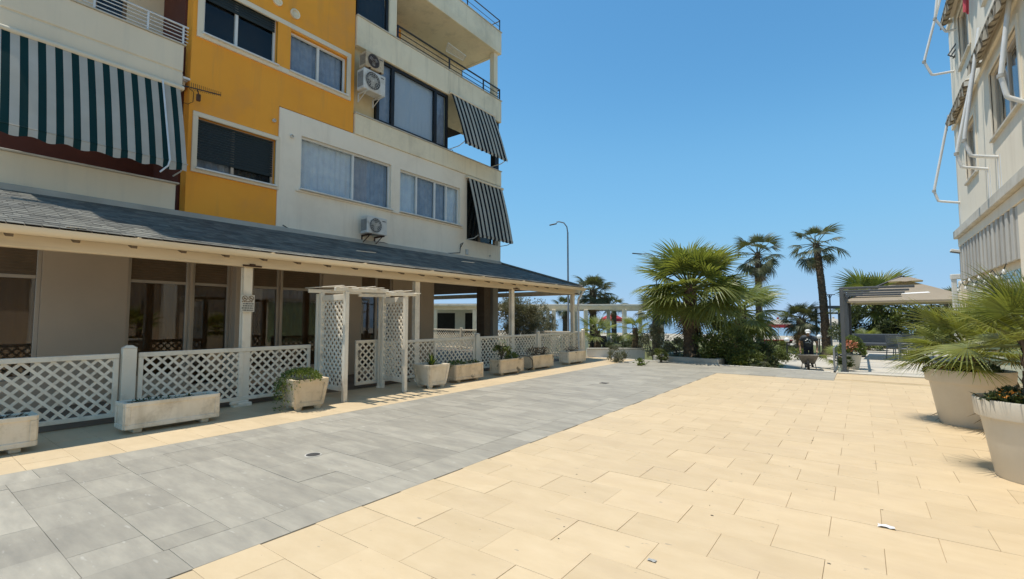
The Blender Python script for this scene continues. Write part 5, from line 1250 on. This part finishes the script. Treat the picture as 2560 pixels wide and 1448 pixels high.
m = MB(); m.tube([(-1.75, .1, 0), (-1.75, .1, 2.35)], .055, 10); UP('mast', m, m_rail_d, None, True)
m = MB(); m.tube([(-1.8, .1, 2.1), (-1.5, .05, 2.40), (-.1, 0, za+.16), (0, 0, za+.12), (0, 0, za-.3)], [.035, .035, .035, .05, .04], 8); UP('boom', m, m_rail_d, None, True)
UP('base', MB().box(-2.1, -1.3, -.3, .5, 0, .09, .02), m_rail_d)
m = MB(); m.sheet(lambda i, j: (-.15+.75*i/6+.05*j, -S_*(.62+.05*j)-.003, za-(za-ze)*(.62+.05*j)**1.06+.006-.05*math.sin((.62+.05*j)*math.pi)*(1-abs(-.15+.75*i/6+.05*j)/(S_*(.62+.05*j)))), 6, 1); UP('printed_mark', m, m_print, cnp, False, False)
for (x, y, d, h, r, lb) in ((2135, 925, 13.6, .42, .20, 'white conical pot holding pink flowers on the terrace edge'), (2112, 928, 13.2, .16, .14, 'small white bowl with dark leaves beside the glass screen')):
    p = onZ(x, y, .02); t = thing('terrace_pot', lb, 'flower pot', (p.x, p.y+.25, .02), 0, 'white terrace pots')
    m = MB(); m.lathe([(r*.6, 0), (r, h), (r*.9, h), (r*.85, h-.04), (.001, h-.04)], (0,0,0), 20); m.build('body', m_pot2, t, smooth=True, local=True)
    q = (p.x, p.y+.25, .02)
    if h > .3: plant('flowering_shrub', 'pink orange flowering shrub in the white conical terrace pot', 'plant', q, [('foliage', leaf_cloud(1500, (0,0,h+.22,.34,.34,.28), .075, 71, clumps=16), m_succ), ('blossoms', leaf_cloud(160, (-.05,-.2,h+.28,.16,.16,.16), .05, 72, aspect=1.2), m_flowerp)])
    else: plant('leafy_plant', 'dark leafy plant in the small white bowl by the glass screen', 'plant', q, [('foliage', leaf_cloud(600, (0,0,h+.08,.22,.22,.12), .08, 73, clumps=8), m_bushd)])
for (x, d, rz, lb) in ((2240, 17.2, .6, 'grey woven terrace chair nearest the umbrella mast'), (2268, 16.6, 1.2, 'grey woven terrace chair in the middle below the umbrella'), (2300, 16.9, 2.6, 'grey woven terrace chair half hidden by the pot palm'), (2255, 18.8, -.6, 'grey woven terrace chair furthest back below the umbrella')):
    p = at(x, 800, d); chair(lb, (p.x, p.y, .02), rz, m_greyseat, 'terrace chairs', 1.0)
p = at(2275, 800, 17.7); t = thing('terrace_table', 'low dark table among the grey terrace chairs', 'table', (p.x, p.y, .02))
MB().box(-.4, .4, -.4, .4, .68, .72, .01).build('top', m_steel, t, local=True); m = MB(); m.tube([(0,0,0),(0,0,.68)], .04, 8); m.build('pedestal', m_steel, t, local=True); MB().box(-.25,.25,-.25,.25,0,.03,.01).build('foot', m_steel, t, local=True)
p = at(2190, 800, 21); t = thing('terrace_bench', 'dark low bench with backrest at the back of the terrace', 'bench', (p.x, p.y, .02), .3)
MB().box(-1, 1, -.3, .3, .3, .42, .02).build('seat', m_steel, t, local=True); MB().box(-1, 1, .22, .32, .42, .8, .02).build('backrest', m_steel, t, local=True)
for sx in (-.9, .9): MB().box(sx-.04, sx+.04, -.28, .28, 0, .3).build('leg', m_steel, t, local=True)

# ------------------------------------------------------------------ beach beyond
def parasol(label, x, d, w, h, top, val, group='beach parasols', y=810):
    p = at(x, y, d); zb = gz(p.y); t = thing('beach_parasol', label, 'parasol', (p.x, p.y, zb), 0, group)
    m = MB(); m.tube([(0,0,0),(0,0,h)], .03, 6); m.build('pole', m_whitepvc, t, local=True)
    m = MB(); m.lathe([(w/2, h-.45), (w*.25, h-.15), (.01, h)], (0,0,0), 12); c = m.build('canopy', top, t, local=True)
    m = MB(); m.lathe([(w/2+.01, h-.45), (w/2+.02, h-.75)], (0,0,0), 12); m.build('valance', val, c, local=True)
    m = MB(); m.lathe([(.09, h), (.1, h+.12), (.02, h+.16)], (0,0,0), 8); m.build('finial', val, c, local=True)
parasol('red and white parasol on the beach left of the man', 1945, 42, 2.3, 2.15, m_canvasw, m_canvasr)
parasol('beige beach parasol seen between the tallest palm and the grey pergola', 2084, 50, 2.2, 2.5, m_canvasw, m_canvasw)
parasol('distant beige parasol near the sea behind the path', 2010, 75, 2.4, 2.4, m_canvasw, m_canvasw); parasol('distant red parasol seen under the white pergola', 1530, 48, 2.2, 2.6, m_canvasr, m_canvasr)
parasol('distant white parasol seen under the white pergola', 1556, 55, 2.2, 2.5, m_canvasw, m_canvasw)
p = at(1942, 810, 38); t = thing('play_bench', 'low red brown bench wall below the red parasol', 'bench', (p.x, p.y, -.62), YAW)
MB().box(-1.1, 1.1, -.2, .2, 0, .38, .02).build('body', m_rust, t, local=True); MB().box(-1.15, 1.15, -.24, .24, .382, .44, .01).build('seat', m_canvasr, t, local=True)
for (x, d, lb) in ((2072, 52, 'small white beach cabin left of the promenade lamp'), (2090, 54, 'small white beach cabin right of the promenade lamp')):
    p = at(x, 810, d); t = thing('beach_cabin', lb, 'cabin', (p.x, p.y, gz(p.y)), YAW, 'white beach cabins')
    MB().box(-.6, .6, -.6, .6, 1.9, 2.0, .01).build('roof', m_whitepvc, t, local=True)
    for sx in (-.55, .55):
        for sy in (-.55, .55): MB().box(sx-.05, sx+.05, sy-.05, sy+.05, 0, 1.9).build('post', m_whitepvc, t, local=True)
    MB().box(-.5, .5, .52, .56, .1, 1.9).build('curtain_or_backing', m_canvasw, t, local=True)
p = at(2060, 810, 30); t = thing('grey_shelter', 'flat grey shelter roof behind the tallest palm trunk', 'shelter', (p.x, p.y, -.6), YAW)
MB().box(-.4, 1.6, -1, 1, 2.75, 2.9, .01).build('roof', m_steel, t, local=True); MB().box(-.2, 1.6, -.9, .9, 2.4, 2.5, .01).build('lower_beam', m_steel, t, local=True)
for sx in (.0, 1.5): MB().box(sx-.05, sx+.05, .7, .8, 0, 2.75).build('post', m_steel, t, local=True)
p = at(1992, 810, 33); t = thing('stone_heap', 'pile of dark stones beside the lawn behind the man', 'stones', (p.x, p.y, -.58))
rg = random.Random(77)
for k in range(7):
    m = MB(); bm_ = [(.22*math.sin(a)*(1+rg.uniform(-.2,.2)), a) for a in [i*math.pi/5 for i in range(6)]]; m.lathe([(max(.01, r), .18-.18*math.cos(a)) for r, a in bm_], (rg.uniform(-.6,.6), rg.uniform(-.3,.3), 0), 7); m.build('stone', m_concrete if k % 2 else m_iron, t, local=True)

# ------------------------------------------------------------------ wheelbarrow and the man pushing it
wp = onZ(2021, 926, -.55); BR = .06
wb = thing('wheelbarrow', 'grey metal wheelbarrow coming up the pale path', 'wheelbarrow', (wp.x, wp.y+.15, -.55), BR)
def BP(nm, mb, mt=m_barrow, par=None, sm=False): return mb.build(nm, mt, par or wb, local=True, smooth=sm)
m = MB(); a = [(-.36,-.30,.60),(.36,-.30,.60),(.33,.55,.57),(-.33,.55,.57)]; c = [(-.22,-.05,.27),(.22,-.05,.27),(.2,.40,.27),(-.2,.40,.27)]; ai = [(x*.95, y*.95+.006, z-.0) for x, y, z in a]; ci = [(x*.95, y*.95, z+.02) for x, y, z in c]
m.add(a+c+ai+ci, [(0,1,5,4),(1,2,6,5),(2,3,7,6),(3,0,4,7),(4,5,6,7),(8,9,13,12),(9,10,14,13),(10,11,15,14),(11,8,12,15),(12,13,14,15),(0,1,9,8),(1,2,10,9),(2,3,11,10),(3,0,8,11)]); tray = BP('tray', m)
m = MB(); m.tube([Vector(q) for q in a]+[Vector(a[0])], .016, 6); BP('rim', m, m_barrow, tray)
m = MB(); m.sheet(lambda i, j: (-.27+.54*i/5, -.18+.62*j/5, .52+.03*math.sin(i*2+j*1.3)), 5, 5); BP('load', m, m_sand, tray)
m = MB(); m.lathe([(.10,-.045),(.185,-.04),(.20,-.015),(.20,.015),(.185,.04),(.10,.045)], (0,0,0), 20); m.v = [(z, x-.28, y+.20) for x, y, z in m.v]; w = BP('wheel', m, m_rubber, None, True)
m = MB(); m.lathe([(.03,-.05),(.10,-.02),(.10,.02),(.03,.05)], (0,0,0), 14); m.v = [(z, x-.28, y+.20) for x, y, z in m.v]; BP('hub', m, m_barrow, w, True)
for sx in (-1, 1):
    m = MB(); m.tube([(sx*.06,-.28,.20),(sx*.18,.05,.26),(sx*.24,.45,.36),(sx*.29,.85,.60),(sx*.29,1.05,.63)], .018, 8); BP('handle', m, m_barrow, None, True)
    m = MB(); m.tube([(sx*.21,.36,.30),(sx*.25,.42,.05),(sx*.25,.46,.03)], .016, 6); m.tube([(sx*.21,.2,.28),(sx*.25,.40,.05)], .012, 6); BP('leg', m)
    m = MB(); m.tube([(sx*.29,.93,.62),(sx*.29,1.07,.635)], .024, 8); BP('grip', m, m_rubber, None, True)
def skin(name, mat, joints, edges, parent, root, lvl=2):
    names = list(joints); me = bpy.data.meshes.new(name); me.from_pydata([joints[k][:3] for k in names], [(names.index(p_), names.index(q_)) for p_, q_ in edges], [])
    o = link(name, me, parent); md = o.modifiers.new('Skin', 'SKIN'); md.use_smooth_shade = True
    if not me.skin_vertices: me.attributes
    for k, sv in zip(names, me.skin_vertices[0].data):
        r = joints[k][3]; sv.radius = r if isinstance(r, tuple) else (r, r); sv.use_root = (k == root)
    sb = o.modifiers.new('Sub', 'SUBSURF'); sb.levels = lvl; sb.render_levels = lvl; me.materials.append(mat); return o
mn = thing('person', 'man in white cap and dark printed t-shirt stooping behind the wheelbarrow', 'person', (wp.x+math.sin(-BR)*1.28, wp.y+.15+1.28, -.55), BR)
J = {'pelvis': (0,.0,.88,(.15,.11)), 'belly': (0,-.06,1.03,(.15,.11)), 'chest': (0,-.17,1.20,(.165,.115)), 'neckb': (0,-.25,1.33,.065), 'neck': (0,-.28,1.37,.055), 'head': (0,-.31,1.44,(.075,.085)), 'crown': (0,-.32,1.515,(.078,.092)), 'top': (0,-.31,1.56,.055), 'nose': (0,-.425,1.455,.015), 'chin': (0,-.385,1.405,.035)}
Ed = [('pelvis','belly'),('belly','chest'),('chest','neckb'),('neckb','neck'),('neck','head'),('head','crown'),('crown','top'),('head','nose'),('head','chin')]
for s_, sx in (('l', -1), ('r', 1)):
    J.update({s_+'sh': (sx*.19,-.22,1.27,.062), s_+'el': (sx*.315,-.10,1.02,.045), s_+'wr': (sx*.295,-.24,.72,.03), s_+'pm': (sx*.29,-.29,.655,.034), s_+'hip': (sx*.09,.02,.84,.09), s_+'kn': (sx*.10,-.07 if sx < 0 else -.02,.46,.06), s_+'an': (sx*.11,.06 if sx < 0 else .14,.09,.042), s_+'toe': (sx*.12,-.10 if sx < 0 else -.02,.035,.034)})
    Ed += [('chest', s_+'sh'), (s_+'sh', s_+'el'), (s_+'el', s_+'wr'), (s_+'wr', s_+'pm'), ('pelvis', s_+'hip'), (s_+'hip', s_+'kn'), (s_+'kn', s_+'an'), (s_+'an', s_+'toe')]
    for f in range(4):
        a = s_+'f%d' % f; ln = (.05, .056, .054, .045)[f]; yy = -.325+.026*f
        J[a+'a'] = (sx*(.29+.028), yy, .635, .009); J[a+'b'] = (sx*(.29+.02), yy-.002, .635-ln*.6, .0085); J[a+'c'] = (sx*(.29-.012), yy, .635-ln*.75, .0075); Ed += [(s_+'pm', a+'a'), (a+'a', a+'b'), (a+'b', a+'c')]
    J[s_+'ta'] = (sx*.262, -.31, .645, .011); J[s_+'tb'] = (sx*.262, -.335, .615, .009); Ed += [(s_+'pm', s_+'ta'), (s_+'ta', s_+'tb')]
skin('body', m_skin, J, Ed, mn, 'pelvis')
T = {'w': (0,.01,.86,(.185,.14)), 'belly': (0,-.06,1.03,(.185,.14)), 'chest': (0,-.17,1.20,(.195,.145)), 'nk': (0,-.24,1.315,(.09,.085))}
TE = [('w','belly'),('belly','chest'),('chest','nk')]
for s_, sx in (('l', -1), ('r', 1)):
    T[s_+'sh'] = (sx*.20,-.22,1.265,.085); T[s_+'sl'] = (sx*.275,-.15,1.11,.075); TE += [('chest', s_+'sh'), (s_+'sh', s_+'sl')]
shirt = skin('t_shirt', m_shirt, T, TE, mn, 'belly')
Q = {'w': (0,.01,.86,(.165,.125))}; QE = []
for s_, sx in (('l', -1), ('r', 1)):
    h_, k_, a_ = J[s_+'hip'], J[s_+'kn'], J[s_+'an']; Q[s_+'h'] = h_[:3]+(.105,); Q[s_+'k'] = k_[:3]+(.08,); Q[s_+'a'] = a_[:3]+(.065,); QE += [('w', s_+'h'), (s_+'h', s_+'k'), (s_+'k', s_+'a')]
skin('trousers', m_jeans, Q, QE, mn, 'w')
m = MB(); m.lathe([(.103, -.02), (.105, .02), (.095, .06), (.06, .092), (.002, .103)], (0,-.315,1.505), 18); cp_ = m.build('cap', m_cap, mn, smooth=True, local=True)
m = MB(); m.sheet(lambda i, j: ((-.075+.15*i/6)*(1-.12*j), -.40-.075*j+.9*(-.075+.15*i/6)**2*6*.3, 1.492-.014*j-((-.075+.15*i/6)**2)*3), 6, 2); m.build('visor', m_cap, cp_, smooth=True, recalc=False, local=True)
for sx in (-1, 1):
    m = MB(); m.lathe([(.002,-.012),(.012,0),(.002,.012)], (sx*.033,-.392,1.468), 8); m.build('eye', m_ink2, mn, local=True)
    m = MB(); m.lathe([(.002,-.03),(.016,-.01),(.018,.012),(.002,.03)], (sx*.088,-.30,1.462), 8); m.build('ear', m_skin, mn, local=True)
    m = MB(); m.tube([(sx*.115,(.1 if sx < 0 else .18),.045),(sx*.12,(-.02 if sx < 0 else .06),.05),(sx*.125,(-.15 if sx < 0 else -.07),.03)], [.045,.05,.035], 8); m.build('shoe', m_rubber, mn, smooth=True, local=True)
# printed picture on the shirt front: pale patches, flat on the cloth
m = MB()
for k, (x, z, w_, h_) in enumerate(((-.085,1.16,.05,.09),(-.03,1.19,.05,.05),(.05,1.17,.06,.08),(.095,1.13,.035,.13),(-.06,1.06,.06,.07),(.0,1.08,.035,.10),(.06,1.05,.05,.07),(-.1,1.07,.03,.06))):
    yb_ = -.17-.145+.10*(1.2-z)*7*.13; yb_ = -.335+(1.20-z)*.62+abs(x)*.35
    m.obox((x, yb_, z), (w_, .012, h_), Matrix.Rotation(-.55, 3, 'X') @ Matrix.Rotation(x*2.2, 3, 'Z'), .004)
m.build('shirt_print', m_print, mn, local=True)

# ------------------------------------------------------------------ small things on the paving
dr = thing('drain_ring', 'round drain with pale ring set in the near grey paving', 'drain', (-4.92, 2.98, 0))
m = MB(); m.lathe([(.076,.003),(.076,.006),(.086,.006),(.088,.001)], (0,0,0), 28); m.v = m.v; n = 28; m.f = [f for f in m.f if len(f) == 4]; m.build('ring', m_kerb, dr, smooth=True, local=True)
m = MB(); m.lathe([(.0755,.0005),(.0755,.0035),(.001,.0035)], (0,0,0), 24); m.build('cover', m_iron, dr, local=True)
d2 = thing('floor_drain', 'small dark floor drain in the far grey paving', 'drain', (-4.89, 10.25, 0)); MB().box(-.09,.09,-.09,.09,.0005,.005,.001).build('grate', m_iron, d2, local=True)
for (x, y, sz, lb, mt) in ((2215, 1318, .048, 'crumpled white paper scrap lying on the beige paving', m_paper), (1630, 1402, .025, 'tiny blue grey scrap on the near beige paving', m_acfan)):
    p = onZ(x, y, .003); rg = random.Random(int(x)); m = MB(); m.sheet(lambda i, j: (p.x-sz+2*sz*i/4+rg.uniform(-.1,.1)*sz, p.y-sz*.55+sz*1.1*j/3+rg.uniform(-.1,.1)*sz, .004+sz*.22*abs(math.sin(i*1.1+j*.8))), 4, 3)
    tag(m.build('paper_scrap', mt, None, recalc=False), lb, 'litter')
rg = random.Random(55); m = MB()
for k in range(26):                                   # chips and crumbs scattered on the beige paving
    x, y = rg.uniform(-2.8, 1.2), rg.uniform(2.4, 8); s_ = rg.uniform(.003, .010); a = rg.uniform(0, 6.28)
    m.prism([(x+s_*math.cos(a+t)*rg.uniform(.6,1.6), y+s_*math.sin(a+t)*rg.uniform(.6,1.1)) for t in (0,1.2,2.5,3.7,5)], .0008, .002)
tag(m.build('paving_chips', m_iron, None), 'dark chips and crumbs scattered over the beige paving', 'litter', kind='stuff')
